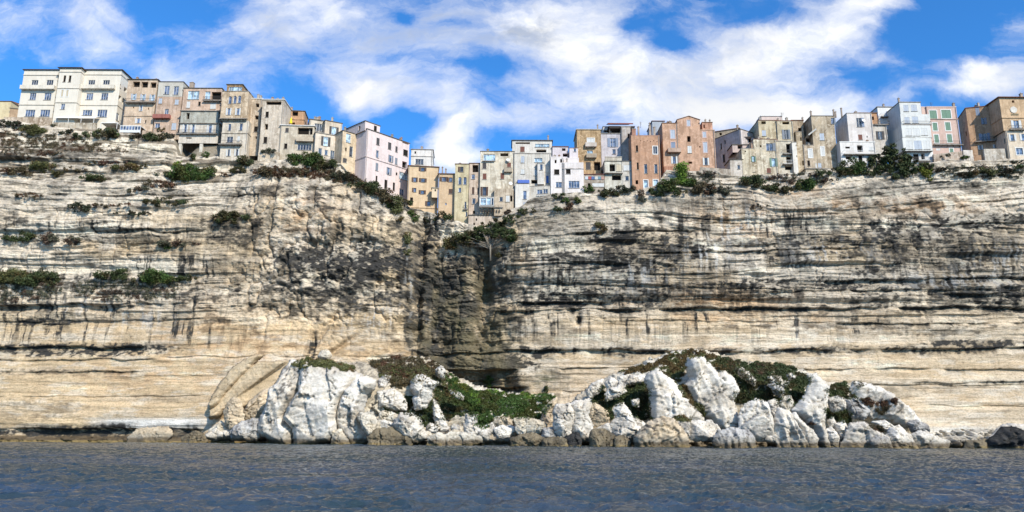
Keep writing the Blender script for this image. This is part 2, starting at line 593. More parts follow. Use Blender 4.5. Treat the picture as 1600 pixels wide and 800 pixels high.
# --- tan house with loggia
b = BD('house', 'tan brick house with three dark loggia openings on top, right of the hotel', 2, 210, 5, 430)
b.block(5, 225, 68, 430, 0, 8, 'dfc3a4', .5, D=210, rmat=CONCD, over=.3,
        wins=[(108, 102, 52, 40, 'o'), (170, 105, 48, 42, 'o'), (233, 108, 44, 40, 'o'), (90, 195, 20, 44, 's', 'l', 'p'), (158, 198, 20, 44, 's', 'l', 'p'),
              (226, 200, 20, 44, 's', 'l', 'p'), (143, 277, 14, 42, 's', 'w'), (88, 272, 9, 14, 'o'), (197, 282, 9, 16, 'o'),
              (122, 370, 22, 36, 's', 'w'), (177, 375, 10, 24, 'd')],
        bal=[(36, 250, 240, 1.2, 'bars')], trim=(335,))
# --- grey/pink house
b = BD('house', 'house with pale grey top storey and a red balcony below, pink plaster beneath', 2, 209.5, 232, 440)
b.block(232, 420, 190, 440, 0, 8, 'd6b69c', .6, D=209.5, roof='none',
        wins=[(285, 225, 26, 40, 'c', 'l'), (405, 233, 28, 38, 'c', 'l'), (330, 303, 30, 40, 'g'), (263, 405, 36, 34, 'g'), (384, 412, 34, 50, 'c', 'l')],
        bal=[(238, 362, 355, 1.1, 'solid', 'b06a5c')])
b.block(262, 444, 85, 192, 0, 8, 'd2cbbc', .3, D=209.45, rmat=CONCD, down=.0,
        wins=[(332, 145, 38, 62, 'g'), (400, 148, 38, 62, 'g')], over=.15)
# --- house on pillars
b = BD('house', 'three storey house with stepped concrete terraces standing on white pillars', 2, 209, 440, 290)
b.block(440, 722, 132, 300, 0, 8, 'dcbba0', .5, D=209, rmat=CONCD,
        wins=[(528, 182, 84, 62, 'g', '', 'p'), (632, 183, 38, 56, 'g', '', 'p'), (700, 186, 80, 56, 'o'), (490, 252, 26, 48, 'c', 'w'), (672, 262, 42, 42, 'c', 'w'), (572, 245, 18, 30, 'd', 'n')],
        bal=[(605, 745, 226, .9, 'bars')], chim=[(520, 95, 28)])
b.block(430, 703, 300, 385, 0, 8, 'bdbcae', .6, D=207.7, roof='flat', over=.35, down=.5, wins=[(487, 335, 24, 44, 'o')])
b.block(415, 703, 392, 535, 0, 8, 'dcd0bf', .5, D=206.8, roof='flat', over=.4, down=.0,
        wins=[(468, 425, 20, 56, 's', 'w'), (525, 428, 20, 56, 's', 'w'), (650, 430, 24, 56, 's', 'w'), (495, 497, 40, 10, 'o')],
        bal=[(412, 706, 468, .8, 'bars')])
for x in (420, 575):
    O = at(*b.p(x, 645), 206.9); T = at(*b.p(x, 530), 206.9)
    pm = b.mk(); pm.obox((O.x, O.y + .45, (O.z + T.z) / 2 - .7), (.42, 0, 0), (0, .42, 0), (0, 0, (T.z - O.z) / 2 + .7)); pm.build('pillar', plaster('e4dccc', .4), b.e)
# --- tall tower house with arches
b = BD('house', 'tall narrow house with three arched windows under a rooftop glass box', 2, 203.5, 718, 660)
b.block(718, 912, 370, 660, 0, 7, 'e0d2bc', .5, D=203.5, roof='none',
        wins=[(793, 418, 22, 50, 'g'), (877, 415, 24, 52, 'g'), (795, 508, 46, 42, 'g', '', 'd'), (860, 503, 18, 38, 'c', 'w'), (786, 605, 18, 50, 's', 'w', 'd'), (847, 603, 18, 50, 's', 'w', 'd')],
        bal=[(722, 886, 548, 1.1, 'bars')], trim=(462,))
b.block(722, 916, 155, 372, 0, 7, 'd9bf9c', .8, D=203.2, rmat=CONC, over=.12, down=.0,
        wins=[(797, 217, 24, 55, 'g', '', 'A'), (833, 215, 24, 55, 'g', '', 'A'), (866, 213, 24, 55, 'g', '', 'A'), (787, 303, 20, 50, 's', 'w'), (855, 303, 20, 50, 's', 'w')],
        bal=[(722, 925, 357, .7, 'none')])
b.block(772, 885, 106, 156, 0, 5, 'c8a070', .8, D=204, rmat=CONCD, over=.25, down=0, wins=[(838, 135, 100, 30, 'g', '', 'p')])
# --- narrow recessed house
b = BD('house', 'narrow shadowy house with four small dark windows squeezed beside the arched tower', 3, 206, 5, 460)
b.block(-12, 68, 115, 460, 0, 7, 'd4bfa4', .7, wins=[(58, 163, 26, 28, 'o'), (52, 252, 26, 30, 'o'), (45, 338, 26, 40, 'd'), (47, 400, 10, 20, 'o')], rmat=WHITEP)
# --- tower with attic slit
b = BD('house', 'plain beige tower house with a wide dark attic slit and three small windows', 3, 203.2, 65, 560)
b.block(62, 222, 122, 560, 0, 7, 'dccbb4', .6, rmat=WHITEP, over=.25,
        wins=[(178, 146, 112, 26, 'o'), (128, 230, 24, 42, 'd', 'n'), (123, 320, 24, 42, 'o'), (115, 418, 26, 46, 'd', 'n')])
b = BD('house', 'small orange rooftop house behind the yellow parasol', 3, 211, 245, 300)
b.block(232, 400, 200, 300, 6, 6, 'd0a074', .5, rmat=CONCD, wins=[(335, 224, 42, 32, 'o'), (322, 296, 24, 14, 'o')], trim=(262,), chim=[(275, 182, 10), (312, 182, 10)])
b = BD('house', 'low beige house with a covered loggia above a wide dark window', 3, 202.8, 215, 530)
b.block(213, 462, 310, 530, 3, 7, 'd8c8ae', .5, rmat=WHITEP, over=.3,
        wins=[(275, 345, 24, 32, 'c', 'k'), (265, 462, 24, 38, 'd', 'n'), (408, 352, 110, 50, 'o'), (403, 470, 104, 42, 'g', '', 'd')],
        bal=[(345, 470, 428, .9, 'solid', 'd2bfa4')])
# --- dark shutters
b = BD('house', 'cream house with large charcoal shutters and a white glazed ground floor', 3, 202, 474, 560)
b.block(430, 546, 264, 470, 20, 6, 'd8c9b2', .4, D=204, rmat=CONCD, wins=[(503, 325, 54, 56, 'g', '', 'd')])
b.block(545, 672, 272, 462, 28, 6, 'dbc8ae', .5, D=203, rmat=CONCD, over=.15, wins=[(620, 352, 34, 62, 's', 'k', 'p'), (641, 432, 12, 25, 'o')])
b.block(472, 656, 360, 570, 26, 6.5, 'e2d2bc', .45, D=201.6, roof='flat',
        wins=[(560, 428, 34, 68, 's', 'k', 'p'), (518, 508, 28, 60, 'g', '', 'd'), (563, 510, 24, 38, 'g'), (608, 525, 30, 60, 'g', '', 'd')],
        bal=[(478, 664, 556, .9, 'bars')])
b = BD('house', 'tan plaster house with two tall glazed windows on top, left of the pink block', 3, 201, 690, 600)
b.block(672, 845, 345, 600, 42, 7, 'e2c9a4', .5, rmat=CONCD, over=.15, down=9,
        wins=[(727, 405, 34, 66, 'g', '', 'p'), (808, 430, 36, 64, 'g', '', 'p'), (708, 487, 12, 28, 'o'), (746, 503, 26, 76, 'g', '', 'd'), (800, 520, 28, 76, 'g', '', 'd'), (700, 567, 28, 32, 'c', 'k')])
# --- big pink block
b = BD('house', 'tall pale pink apartment house with grey shutters at the gully edge', 4, 200.6, 92, 490)
b.block(92, 412, 95, 490, 47, 9, 'e8d3cd', .25, roof='flat', rmat=CONCD, over=.2, down=9,
        wins=[(191, 193, 22, 52, 'c', 'k'), (277, 226, 24, 52, 'c', 'k'), (327, 250, 16, 42, 'c', 'k'), (394, 190, 46, 42, 'o'), (394, 277, 34, 46, 'd'),
              (190, 287, 14, 54, 's', 'y', 'L'), (285, 320, 18, 50, 's', 'y'), (325, 338, 18, 48, 'c', 'y'), (386, 370, 34, 58, 'o'), (183, 380, 20, 58, 'c', 'y'), (272, 412, 18, 54, 's', 'y'),
              (328, 432, 12, 22, 'd'), (378, 448, 60, 52, 'g', '', 'p'), (180, 480, 13, 70, 'd', 'n'), (249, 508, 22, 66, 'd', 'n'), (308, 525, 16, 60, 'd', 'n'), (365, 565, 34, 48, 'g')],
        left=[(17, 115, 10, 36, 'd')], trim=(300,))
b.block(94, 205, 42, 110, 47, 9, 'e8d3cd', .25, roof='flat', D=200.55, down=0, rmat=CONCD, over=.15, wins=[(172, 100, 22, 44, 'd', 'n')], left=[(55, 95, 12, 32, 'd')])
# --- white house behind
b = BD('house', 'white house with a rooftop terrace rising behind the orange house', 4, 216, 428, 370)
b.block(432, 592, 252, 370, 3, 7, 'e8e2da', .3, rmat=CONC, wins=[(495, 342, 60, 40, 'g', '', 'd'), (465, 274, 12, 18, 'o'), (434, 262, 10, 20, 'o')], trim=(300,), chim=[(514, 236, 16), (545, 268, 6), (560, 268, 6)])
# --- orange
b = BD('house', 'orange plastered house with brown shutters and a small boxed bay', 4, 205.5, 425, 680)
b.block(404, 628, 372, 680, 8, 7, 'e4c396', .3, roof='tile', over=.3, down=8,
        wins=[(519, 398, 28, 26, 's', 'n'), (461, 474, 22, 32, 's', 'n'), (521, 478, 28, 28, 's', 'n'), (462, 550, 20, 30, 's', 'n', 'L'), (517, 566, 26, 28, 's', 'n'), (564, 650, 26, 34, 's', 'n', 'bL'), (437, 632, 22, 55, 'd', 'n')], trim=(676,))
b.block(586, 628, 535, 604, 8, 1.4, 'ecd0a8', .2, D=204.2, roof='flat', down=0, wins=[(612, 552, 10, 16, 'o')])
b = BD('house', 'lower orange house with one long row of brown shutters, between the orange and yellow houses', 4, 205, 632, 700)
b.block(630, 752, 432, 700, 2, 7, 'dfbc90', .35, roof='tile', over=.3, down=6,
        wins=[(675, 470, 30, 32, 's', 'n'), (725, 474, 26, 32, 's', 'n', 'L'), (725, 560, 28, 36, 'c', 'n'), (690, 653, 12, 18, 'g')], chim=[(665, 385, 8), (690, 398, 10)])
b = BD('house', 'slim yellow ochre house with a pair of arched windows', 4, 204, 752, 790)
b.block(750, 852, 360, 790, 0, 7, 'd9c89c', .5, roof='tile', over=.15, down=5,
        wins=[(806, 398, 26, 38, 's', 'n', 'dL'), (793, 482, 24, 55, 'g', '', 'A'), (830, 482, 24, 55, 'g', '', 'A'), (792, 550, 20, 32, 'g'), (833, 665, 14, 56, 'g', '', 'd'), (842, 727, 13, 32, 'g', '', 'd')],
        bal=[(820, 852, 692, .6, 'bars')])
# --- P, Q
b = BD('house', 'narrow pinkish house with a roof loggia, wedged right of the yellow ochre house', 5, 203.8, 55, 690)
b.block(57, 140, 308, 690, 0, 7, 'dcc2a8', .6, rmat=TILE, over=.15, down=.5,
        wins=[(107, 345, 42, 54, 'o'), (91, 405, 24, 34, 'g'), (91, 508, 18, 52, 'c', 'n'), (127, 510, 12, 48, 'c', 'k'), (95, 585, 24, 42, 'g', '', 'd'), (97, 667, 18, 24, 'd')])
b.block(55, 300, 690, 765, 0, 8, 'd9c4ae', .5, D=202.4, roof='flat', rmat=CONCD, over=.2, down=6, wins=[(115, 720, 10, 18, 'o'), (98, 753, 12, 18, 'o'), (242, 715, 10, 16, 'o')])
b = BD('house', 'weathered beige house with an enclosed glass balcony over timber brackets', 5, 203, 140, 640)
b.block(138, 392, 220, 630, 0, 7, 'e2d5bc', .7, rmat=CONCD, over=.1, down=3,
        wins=[(210, 265, 88, 48, 'g', '', 'p'), (320, 243, 58, 22, 'o'), (174, 325, 28, 42, 'c', 'k'), (175, 403, 28, 44, 'c', 'r'), (355, 318, 28, 32, 'c', 'r'), (305, 400, 26, 44, 'c', 'r'),
              (173, 512, 28, 64, 's', 'n', 'd')], bal=[(158, 250, 290, .5, 'none'), (318, 378, 370, .8, 'solid', 'b8a890')])
b.block(245, 388, 492, 640, 0, 4, 'd0bca0', .7, D=201.6, roof='none', down=2, wins=[(296, 570, 24, 32, 'g', '', 'd'), (345, 567, 28, 46, 'c', 'w'), (371, 565, 16, 44, 'o')])
b.block(136, 243, 556, 622, 0, 2.4, 'e8e6e0', .2, D=201.5, roof='flat', over=.05, down=0, wins=[(165, 587, 40, 50, 'g', '', 'p'), (205, 587, 30, 50, 'g', '', 'p'), (232, 587, 16, 50, 'g', '', 'd')], bal=[(134, 310, 628, .3, 'none')])
for i in range(8):
    q = at(*b.p(145 + i * 20, 655), 201.9)
    pm = b.mk(); pm.obox(q, (.1, 0, 0), (0, .7, .35), (0, -.12, .3)); pm.build('bracket', plain('old_timber', (.10, .07, .05)), b.e)
# --- R
b = BD('house', 'rambling off-white house with a small blue awning over its terrace', 5, 203, 395, 620)
b.block(378, 670, 140, 240, 0, 6, 'e2dace', .4, D=205.5, rmat=CONCD, over=.3, down=1,
        wins=[(455, 158, 106, 13, 'o'), (598, 176, 106, 24, 'g', '', 'p'), (592, 216, 74, 22, 'o'), (453, 203, 32, 38, 'c', 'r')], chim=[(642, 108, 10)])
b.block(384, 665, 236, 620, 0, 7, 'e0d8ca', .5, D=203, rmat=CONC, over=.12, down=4,
        wins=[(455, 278, 26, 48, 'c', 'l'), (570, 284, 58, 32, 'g', '', 'p'), (455, 368, 28, 34, 'c', 'w'), (548, 375, 24, 44, 'c', 'w'), (540, 442, 44, 28, 'o'), (455, 445, 70, 20, 'o'), (637, 425, 18, 56, 'c', 'x'),
              (603, 425, 22, 32, 'o')], chim=[(612, 240, 8)])
b.block(400, 505, 458, 640, 0, 4, 'e6dfd4', .4, D=201.4, roof='flat', rmat=CONC, over=.05, down=4, wins=[(470, 540, 26, 62, 'g'), (471, 615, 26, 44, 'c', 'l')])
b.block(500, 665, 478, 560, -6, 4, 'd8cfc0', .5, D=201.8, roof='flat', rmat=CONC, over=.05, down=5, wins=[(580, 516, 40, 32, 'g'), (622, 512, 34, 32, 'g')], bal=[(558, 645, 542, .3, 'none', 'f0eeea')])
b.block(564, 612, 306, 460, 0, 3, 'dfd8ce', .4, D=201.9, roof='flat', rmat=CONCD, over=.1, down=0, wins=[(591, 335, 20, 42, 'g')])
aw = b.mk(); q0 = at(*b.p(418, 446), 201.2); q1 = at(*b.p(504, 428), 202.9)
aw.poly((q0.x, q0.y, q0.z), (q1.x, q0.y, q0.z), (q1.x, q1.y, q1.z), (q0.x, q1.y, q1.z)); aw.poly((q0.x, q0.y, q0.z - .25), (q1.x, q0.y, q0.z - .25), (q1.x, q0.y, q0.z), (q0.x, q0.y, q0.z))
aw.build('awning', plain('blue_canvas', (.06, .12, .38)), b.e)
# --- S
b = BD('house', 'white cubic house with two broad blue-grey windows low on its front', 5, 200.8, 665, 530)
b.block(662, 755, 262, 540, 0, 7, 'efe4de', .3, D=200.9, rmat=plaster('f0e6e2', .2), over=.02, down=4,
        wins=[(697, 293, 14, 26, 'o'), (737, 288, 12, 26, 'o'), (705, 370, 38, 38, 'd'), (720, 464, 44, 40, 'g')])
b.block(757, 905, 304, 530, 0, 7, 'efe4de', .3, D=200.6, rmat=plaster('f0e6e2', .2), over=.02, down=4,
        wins=[(790, 367, 34, 34, 'd'), (832, 462, 80, 52, 'g')], trim=(345,))
b.block(757, 868, 270, 306, 0, 5, 'ece0dc', .2, D=202.4, rmat=plaster('f0e6e2', .2), over=.02, down=0)
b = BD('house', 'small lilac rooftop house behind the white cubic house', 5, 205, 668, 300)
b.block(675, 790, 186, 300, 0, 5, 'dcd0d4', .3, rmat=TILE, wins=[(770, 246, 40, 24, 'o'), (757, 205, 26, 20, 'o')])
b.block(800, 862, 196, 300, 0, 5, 'e0d4d6', .2, D=204, roof='tile', over=.05, rise=-.05, wins=[(838, 208, 18, 26, 'g')])
# --- T
b = BD('house', 'ochre brown house with white balcony doors above a parapet of painted coloured panels', 6, 204.5, 180, 600)
b.block(172, 372, 228, 600, 0, 9, 'cba878', .8, rmat=plaster('cfc4b4', .3), over=.25,
        wins=[(284, 332, 56, 64, 'c', 'w', 'F'), (276, 425, 48, 50, 'g', '', 'p'), (337, 532, 52, 70, 'o'), (262, 528, 40, 60, 'c', 'k')],
        left=[(110, 320, 14, 50, 'c', 'l')], bal=[(236, 330, 370, .9, 'solid', 'd8cabc'), (245, 330, 462, .9, 'solid', 'b8a68e')], chim=[(340, 192, 8)])
b.block(226, 400, 602, 735, 0, 5, 'b9aa98', .7, D=201, roof='flat', rmat=plaster('8a5448', .5), over=.2, wins=[(345, 688, 100, 30, 'c', 'w'), (270, 688, 22, 28, 'o')])
for i, c in enumerate(('c8d4dc', 'b85048', '5078b0', 'd8d4cc', '7098a8', 'c89888')):
    q = at(*b.p(248 + i * 27, 630), 200.9)
    pm = b.mk(); pm.obox(q, (.42, 0, 0), (0, .05, 0), (0, 0, .42)); pm.build('painted_panel', plaster(c, .4), b.e)
# --- U
b = BD('house', 'lilac grey house with blue-grey shutters under a roof terrace pergola', 6, 205.5, 372, 480)
b.block(372, 545, 262, 480, 0, 8, 'd0c8cc', .4, rmat=CONC, wins=[(467, 335, 44, 72, 's', 'b'), (476, 410, 28, 40, 'g')])
b.block(546, 624, 205, 560, 0, 8, 'c8bcb2', .6, D=205, rmat=CONC, over=.1, wins=[(598, 280, 14, 40, 'o')])
b.block(385, 545, 205, 262, 0, 5, 'c8c4c2', .3, D=209, rmat=CONCD, over=.1, down=.2, wins=[(510, 225, 60, 34, 'o'), (430, 240, 80, 16, 'o')])
pg = b.mk(); q0 = at(*b.p(428, 204), 205.8); q1 = at(*b.p(650, 206), 205.8)
for z, xx in ((q0.z, 0), (q0.z - .45, .3)):
    pg.obox(((q0.x + q1.x) / 2, 207.3, z), ((q1.x - q0.x) / 2 - xx, 0, 0), (0, 2, 0), (0, 0, .09))
for x in (q0.x + .4, (q0.x + q1.x) / 2, q1.x - .4):
    pg.obox((x, 205.8, q0.z - 1.6), (.1, 0, 0), (0, .1, 0), (0, 0, 1.5))
pg.build('pergola', plain('dark_timber', (.07, .055, .045)), b.e)
pr = b.mk(); q2 = at(*b.p(425, 180), 207); q3 = at(*b.p(632, 182), 207)
pr.poly((q2.x, 206, q2.z - .1), (q3.x, 206, q2.z - .1), (q3.x - .6, 211, q2.z + 1.4), (q2.x, 211, q2.z + 1.4))
pr.obox(((q2.x + q3.x) / 2, 206.1, q2.z - .25), ((q3.x - q2.x) / 2, 0, 0), (0, .08, 0), (0, 0, .14))
pr.build('roof', REDTILE, b.e)
# --- V
b = BD('house', 'small white two-storey house with a baluster parapet, left of the tall terracotta house', 6, 201.2, 405, 720)
b.block(402, 545, 492, 690, 0, 6, 'dcd6c4', .6, rmat=CONCD, over=.12, down=3, bal=[(400, 548, 592, .8, 'none')],
        wins=[(463, 545, 46, 60, 'o'), (518, 545, 40, 58, 'c', 'c'), (498, 627, 76, 44, 'o')])
b.block(546, 628, 492, 690, 0, 6, 'dad2c4', .6, D=201.1, rmat=CONCD, over=.12, down=3, wins=[(585, 545, 58, 48, 'c', 'w'), (585, 632, 30, 38, 'g', '', 'd')])
pm = b.mk()
for i in range(22):
    q = at(*b.p(404 + i * 6.4, 474), 201.2); pm.obox(q, (.1, 0, 0), (0, .1, 0), (0, 0, .45))
q = at(*b.p(472, 455), 201.2); pm.obox(q, (at(*b.p(544, 455), 201.2).x - q.x, 0, 0), (0, .15, 0), (0, 0, .08))
pm.build('baluster_parapet', plaster('d8cdb8', .5), b.e)
# --- W
b = BD('house', 'tall terracotta red house with white framed ground floor windows', 6, 200.2, 630, 720)
b.block(632, 872, 278, 720, 0, 8, 'cd9c78', .5, rmat=plaster('c89a84', .4), over=.06, down=3,
        wins=[(668, 385, 18, 54, 'd', 'n'), (820, 398, 36, 62, 'g', '', 'dF'), (675, 530, 16, 58, 'd', 'n'), (741, 553, 26, 78, 'g', '', 'd'), (826, 553, 26, 76, 'g', '', 'd'),
              (668, 665, 22, 34, 'o'), (742, 680, 34, 64, 'g', '', 'pF'), (824, 672, 38, 54, 'g', '', 'pF')] +
             [(700 + i * 27, 320 + (i % 2) * 6, 6, 8, 'o') for i in range(6)], chim=[(775, 195, 18), (680, 208, 14), (812, 210, 14)])
b.block(628, 660, 222, 280, 0, 6, 'b98468', .5, D=200.3, rmat=CONC, over=.05, down=0)
# --- X
b = BD('house', 'broad salmon terracotta house with a central gable and one curved balcony', 6, 201.8, 895, 520)
b.block(893, 1022, 175, 560, 0, 9, 'd6a886', .6, D=201.8, rmat=TILE, over=.1,
        wins=[(966, 265, 38, 72, 'c', 'l', 'FP'), (970, 360, 36, 58, 'c', 'b', 'FP'), (979, 480, 26, 60, 's', 'w')],
        bal=[(922, 1032, 418, 1.1, 'solid', 'c8a890')])
b.block(1022, 1212, 145, 560, 0, 9, 'd6a886', .6, D=201.7, peak=(1100, 116), over=.15,
        wins=[(1098, 172, 28, 50, 'c', 'l', 'FP'), (1101, 305, 28, 48, 'o'), (1107, 392, 34, 60, 'c', 'w'), (1112, 502, 32, 18, 'o'), (1187, 176, 13, 13, 'o'), (1193, 370, 10, 14, 'o')])
b.block(1212, 1332, 232, 560, 0, 9, 'd6a886', .6, D=201.8, rmat=plaster('d8b090', .4), over=.1,
        wins=[(1230, 268, 28, 48, 'c', 'l', 'FP'), (1238, 375, 34, 86, 'c', 'l', 'FP'), (1243, 492, 26, 60, 's', 'w', 'd')])
b.block(1215, 1300, 168, 234, 0, 6, 'd8a080', .7, D=203.5, rmat=TILE, over=.1, down=0, wins=[(1228, 200, 12, 30, 'o')], chim=[(1238, 148, 10), (1275, 150, 10)])
pm = b.mk(); q = at(*b.p(1118, 380), 201.64); pm.obox(q, (1.45, 0, 0), (0, .03, 0), (0, 0, 3.1))
b = BD('house', 'bluish grey house end showing behind the salmon gabled house', 6, 208, 800, 300)
b.block(800, 900, 158, 300, 0, 8, 'b4bcc6', .3, rmat=TILE, chim=[(775, 200, 12), (815, 205, 12)])
b = BD('terrace', 'small roofless terrace with white wall below the salmon house', 6, 199.8, 895, 600, 'terrace')
b.block(893, 1014, 592, 628, 0, 2.6, 'ebe2da', .3, D=199.6, roof='none', down=2)
b.block(898, 1008, 532, 594, 0, 1.5, 'c88c6c', .6, D=200.3, roof='none', down=0, wins=[(985, 562, 30, 40, 'c', 'c')])
# --- Y1
b = BD('house', 'lilac grey house seen obliquely, its roof line climbing to the right', 7, 213, 105, 590)
b.block(88, 325, 362, 590, -56, 9, 'd2c6c2', .5, roof='flat', rmat=CONCD, over=.1, down=6,
        wins=[(175, 385, 13, 34, 'o'), (343, 295, 15, 36, 'd'), (390, 285, 12, 44, 'd'), (142, 420, 12, 54, 'd', 'n'), (245, 455, 17, 68, 'd', 'n'), (165, 520, 18, 68, 'd', 'n')])
b = BD('house', 'tan house end behind the lilac grey house, one small dark window', 7, 222, 95, 360)
b.block(92, 300, 300, 380, -25, 9, 'c8b090', .5, roof='flat', rmat=TILE, wins=[(138, 317, 20, 20, 'o')], chim=[(278, 248, 14)])
# --- Y2
b = BD('house', 'patched beige house with green shutters and stacked balconies', 7, 200, 330, 660)
b.block(326, 432, 440, 660, 0, 6, 'd8c9aa', .9, D=199.6, roof='flat', over=.05, down=3, wins=[(415, 525, 24, 46, 's', 'g', 'p'), (418, 610, 24, 46, 'c', 'c'), (345, 462, 12, 12, 'o')])
b.block(430, 620, 362, 660, 0, 6, 'dccdb0', .9, D=199.8, roof='flat', rmat=TILE, over=.05, down=3,
        wins=[(580, 553, 32, 70, 's', 'g', 'p'), (545, 425, 54, 62, 's', 'y', 'bR'), (540, 622, 34, 42, 'c', 'r'), (473, 418, 13, 18, 'o')])
b.block(462, 618, 205, 364, 0, 8, 'd9c7a0', .7, D=202.8, roof='flat', rmat=TILE, over=.1, down=2, wins=[(497, 222, 38, 22, 'o'), (500, 310, 34, 48, 'c', 'l')])
b.block(618, 752, 208, 378, 0, 8, 'd2c2a0', .7, D=202.4, roof='flat', rmat=TILE, over=.1, down=2, wins=[(685, 320, 34, 78, 's', 'y', 'd'), (682, 225, 58, 22, 'o')])
b.block(480, 650, 168, 206, 0, 4, 'dfc8bc', .2, D=205.5, rmat=WHITEP, down=.5)
b.block(620, 750, 378, 620, 0, 6, 'd8ccb4', .6, D=200.8, roof='flat', rmat=CONC, over=.1, down=3, wins=[(712, 435, 52, 72, 'o'), (712, 532, 52, 52, 'o'), (708, 600, 66, 34, 'o')],
        bal=[(655, 750, 486, .8, 'bars'), (655, 750, 572, .9, 'wbars')])
b.block(750, 788, 388, 620, 0, 4, 'ece4d6', .3, D=199.7, roof='flat', over=.05, down=3, wins=[(770, 412, 12, 14, 'o'), (776, 502, 12, 14, 'o')])
b.block(240, 420, 408, 470, 0, 5, 'd4bcb0', .4, D=204, roof='flat', rmat=CONCD, down=0, wins=[(300, 420, 40, 40, 'o')])
b.block(335, 420, 345, 410, 0, 4, 'cabdb8', .4, D=205.5, roof='flat', rmat=CONCD, down=0, wins=[(372, 368, 50, 42, 'o')])
b.block(222, 330, 532, 640, 0, 5, 'd6cabb', .6, D=199.7, roof='flat', rmat=CONCD, down=3, wins=[(289, 592, 22, 32, 'g', '', 'd')])
# --- Y3
b = BD('house', 'dim brown narrow house with a stub chimney stack between the beige and brown houses', 7, 204.5, 752, 640)
b.block(752, 850, 205, 500, 0, 6, 'c2ac8e', .8, D=206, rmat=TILE, wins=[(800, 280, 30, 30, 'o')], chim=[(820, 184, 8)])
b.block(790, 840, 300, 640, 0, 5, 'cdb896', .8, D=202, rmat=CONC, over=.05, wins=[(808, 360, 12, 30, 'o'), (826, 560, 12, 40, 'o')])
# --- Y4
b = BD('house', 'tall brown plaster house with scattered white windows and a bluish stain low on its wall', 7, 202, 840, 600)
b.block(930, 1122, 168, 612, 0, 9, 'c6b498', .9, D=202, rmat=CONCD, over=.1,
        wins=[(1075, 208, 34, 52, 's', 'y', 'R'), (983, 340, 38, 58, 'c', 'l'), (988, 460, 26, 72, 'c', 'w', 'F'), (930, 580, 24, 38, 'c', 'w'), (965, 578, 28, 38, 'c', 'l')], chim=[(890, 132, 12)])
b.block(838, 932, 412, 612, 0, 6, 'ccb89c', .8, D=201.9, roof='flat', rmat=CONC, over=.05, wins=[(887, 478, 30, 68, 'c', 'w', 'F'), (873, 560, 22, 46, 'd', 'n')])
b.block(850, 932, 350, 414, 0, 4, 'b8b0a4', .5, D=204, roof='none', down=0, wins=[(880, 368, 60, 30, 'o')])
cn = b.mk(); q = at(*b.p(890, 312), 203); cn.obox(q, (1.15, 0, .9), (0, 1.2, 0), (-.12, 0, .15)); cn.build('canopy', plain('grey_canvas', (.42, .41, .38)), b.e)
b.block(850, 1045, 608, 640, 0, 4, 'b6a890', .7, D=199.4, roof='flat', over=.25, down=3)
# --- Y5
b = BD('house', 'white stepped house with a blue shuttered top window, left of the big dark tree', 7, 200, 1150, 570)
b.block(1212, 1420, 145, 385, 0, 8, 'e6dcd4', .35, D=201.5, rmat=CONC, over=.08, down=2,
        wins=[(1292, 220, 42, 74, 's', 'b', 'dR'), (1303, 343, 34, 44, 'c', 'r'), (1360, 340, 10, 14, 'o')], chim=[(1143, 105, 10), (1078, 118, 10), (1095, 135, 10)])
b.block(1150, 1445, 384, 590, 0, 8, 'ebe5de', .35, D=199.6, rmat=WHITEP, over=.1, down=3,
        wins=[(1197, 430, 38, 16, 'd'), (1300, 438, 46, 54, 'o'), (1205, 514, 48, 28, 'o'), (1305, 528, 32, 62, 'd', 'n'), (1395, 440, 40, 30, 'c', 'w')], bal=[(1160, 1445, 490, .9, 'wbars')])
b = BD('house', 'low orange brown house behind the white stepped house', 8, 208, 40, 330)
b.block(-20, 168, 250, 340, 0, 6, 'c49468', .5, rmat=TILE, wins=[(125, 292, 24, 30, 'o')])
b = BD('house', 'grey plaster house with one tall dark window beside the modern white block', 8, 205, 125, 540)
b.block(130, 262, 350, 560, 0, 7, 'd0c8bc', .5, rmat=CONC, wins=[(188, 435, 34, 68, 's', 'k', 'd')], bal=[(135, 262, 346, .5, 'bars')])
b = BD('house', 'small white rooftop house with a bright blue door and white balcony', 8, 209, 175, 300)
b.block(175, 300, 200, 305, 0, 6, 'eceae6', .2, rmat=CONC, wins=[(255, 256, 34, 42, 'c', 'x')], bal=[(190, 268, 285, .9, 'wbars')], chim=[(215, 180, 12)])
# --- Y9
b = BD('apartment_block', 'modern white block of projecting glazed floors above the big dark tree', 8, 200, 388, 660, 'building')
b.block(358, 534, 160, 258, 0, 8, 'e2e2dc', .25, D=201.5, rmat=CONC, over=.15, down=.0, wins=[(403, 208, 42, 54, 'c', 'l'), (470, 206, 48, 54, 'c', 'l')], chim=[(341, 130, 12)])
b.block(366, 610, 258, 350, 0, 8, 'e2e2dc', .25, D=201.5, roof='none', down=0, wins=[(412, 308, 42, 50, 'c', 'l'), (480, 306, 50, 56, 'c', 'l')], bal=[(372, 606, 350, .7, 'bars')])
b.block(375, 618, 350, 455, 0, 8, 'e6e6e0', .25, D=200.8, roof='none', down=0, wins=[(425, 408, 52, 60, 'c', 'w'), (490, 408, 54, 62, 'c', 'w'), (555, 405, 52, 60, 'c', 'w')], trim=(452,))
b.block(384, 626, 455, 565, 0, 8, 'e6e6e0', .25, D=200.2, roof='none', down=0, wins=[(430, 515, 56, 70, 'c', 'w'), (503, 515, 62, 72, 'c', 'l'), (575, 515, 52, 70, 'c', 'w')], trim=(562,))
b.block(395, 640, 565, 670, 0, 7, 'ececea', .25, D=201.4, roof='none', down=3, wins=[(487, 613, 44, 46, 'd'), (545, 610, 30, 50, 'o')], bal=[(455, 600, 652, .8, 'bars')])
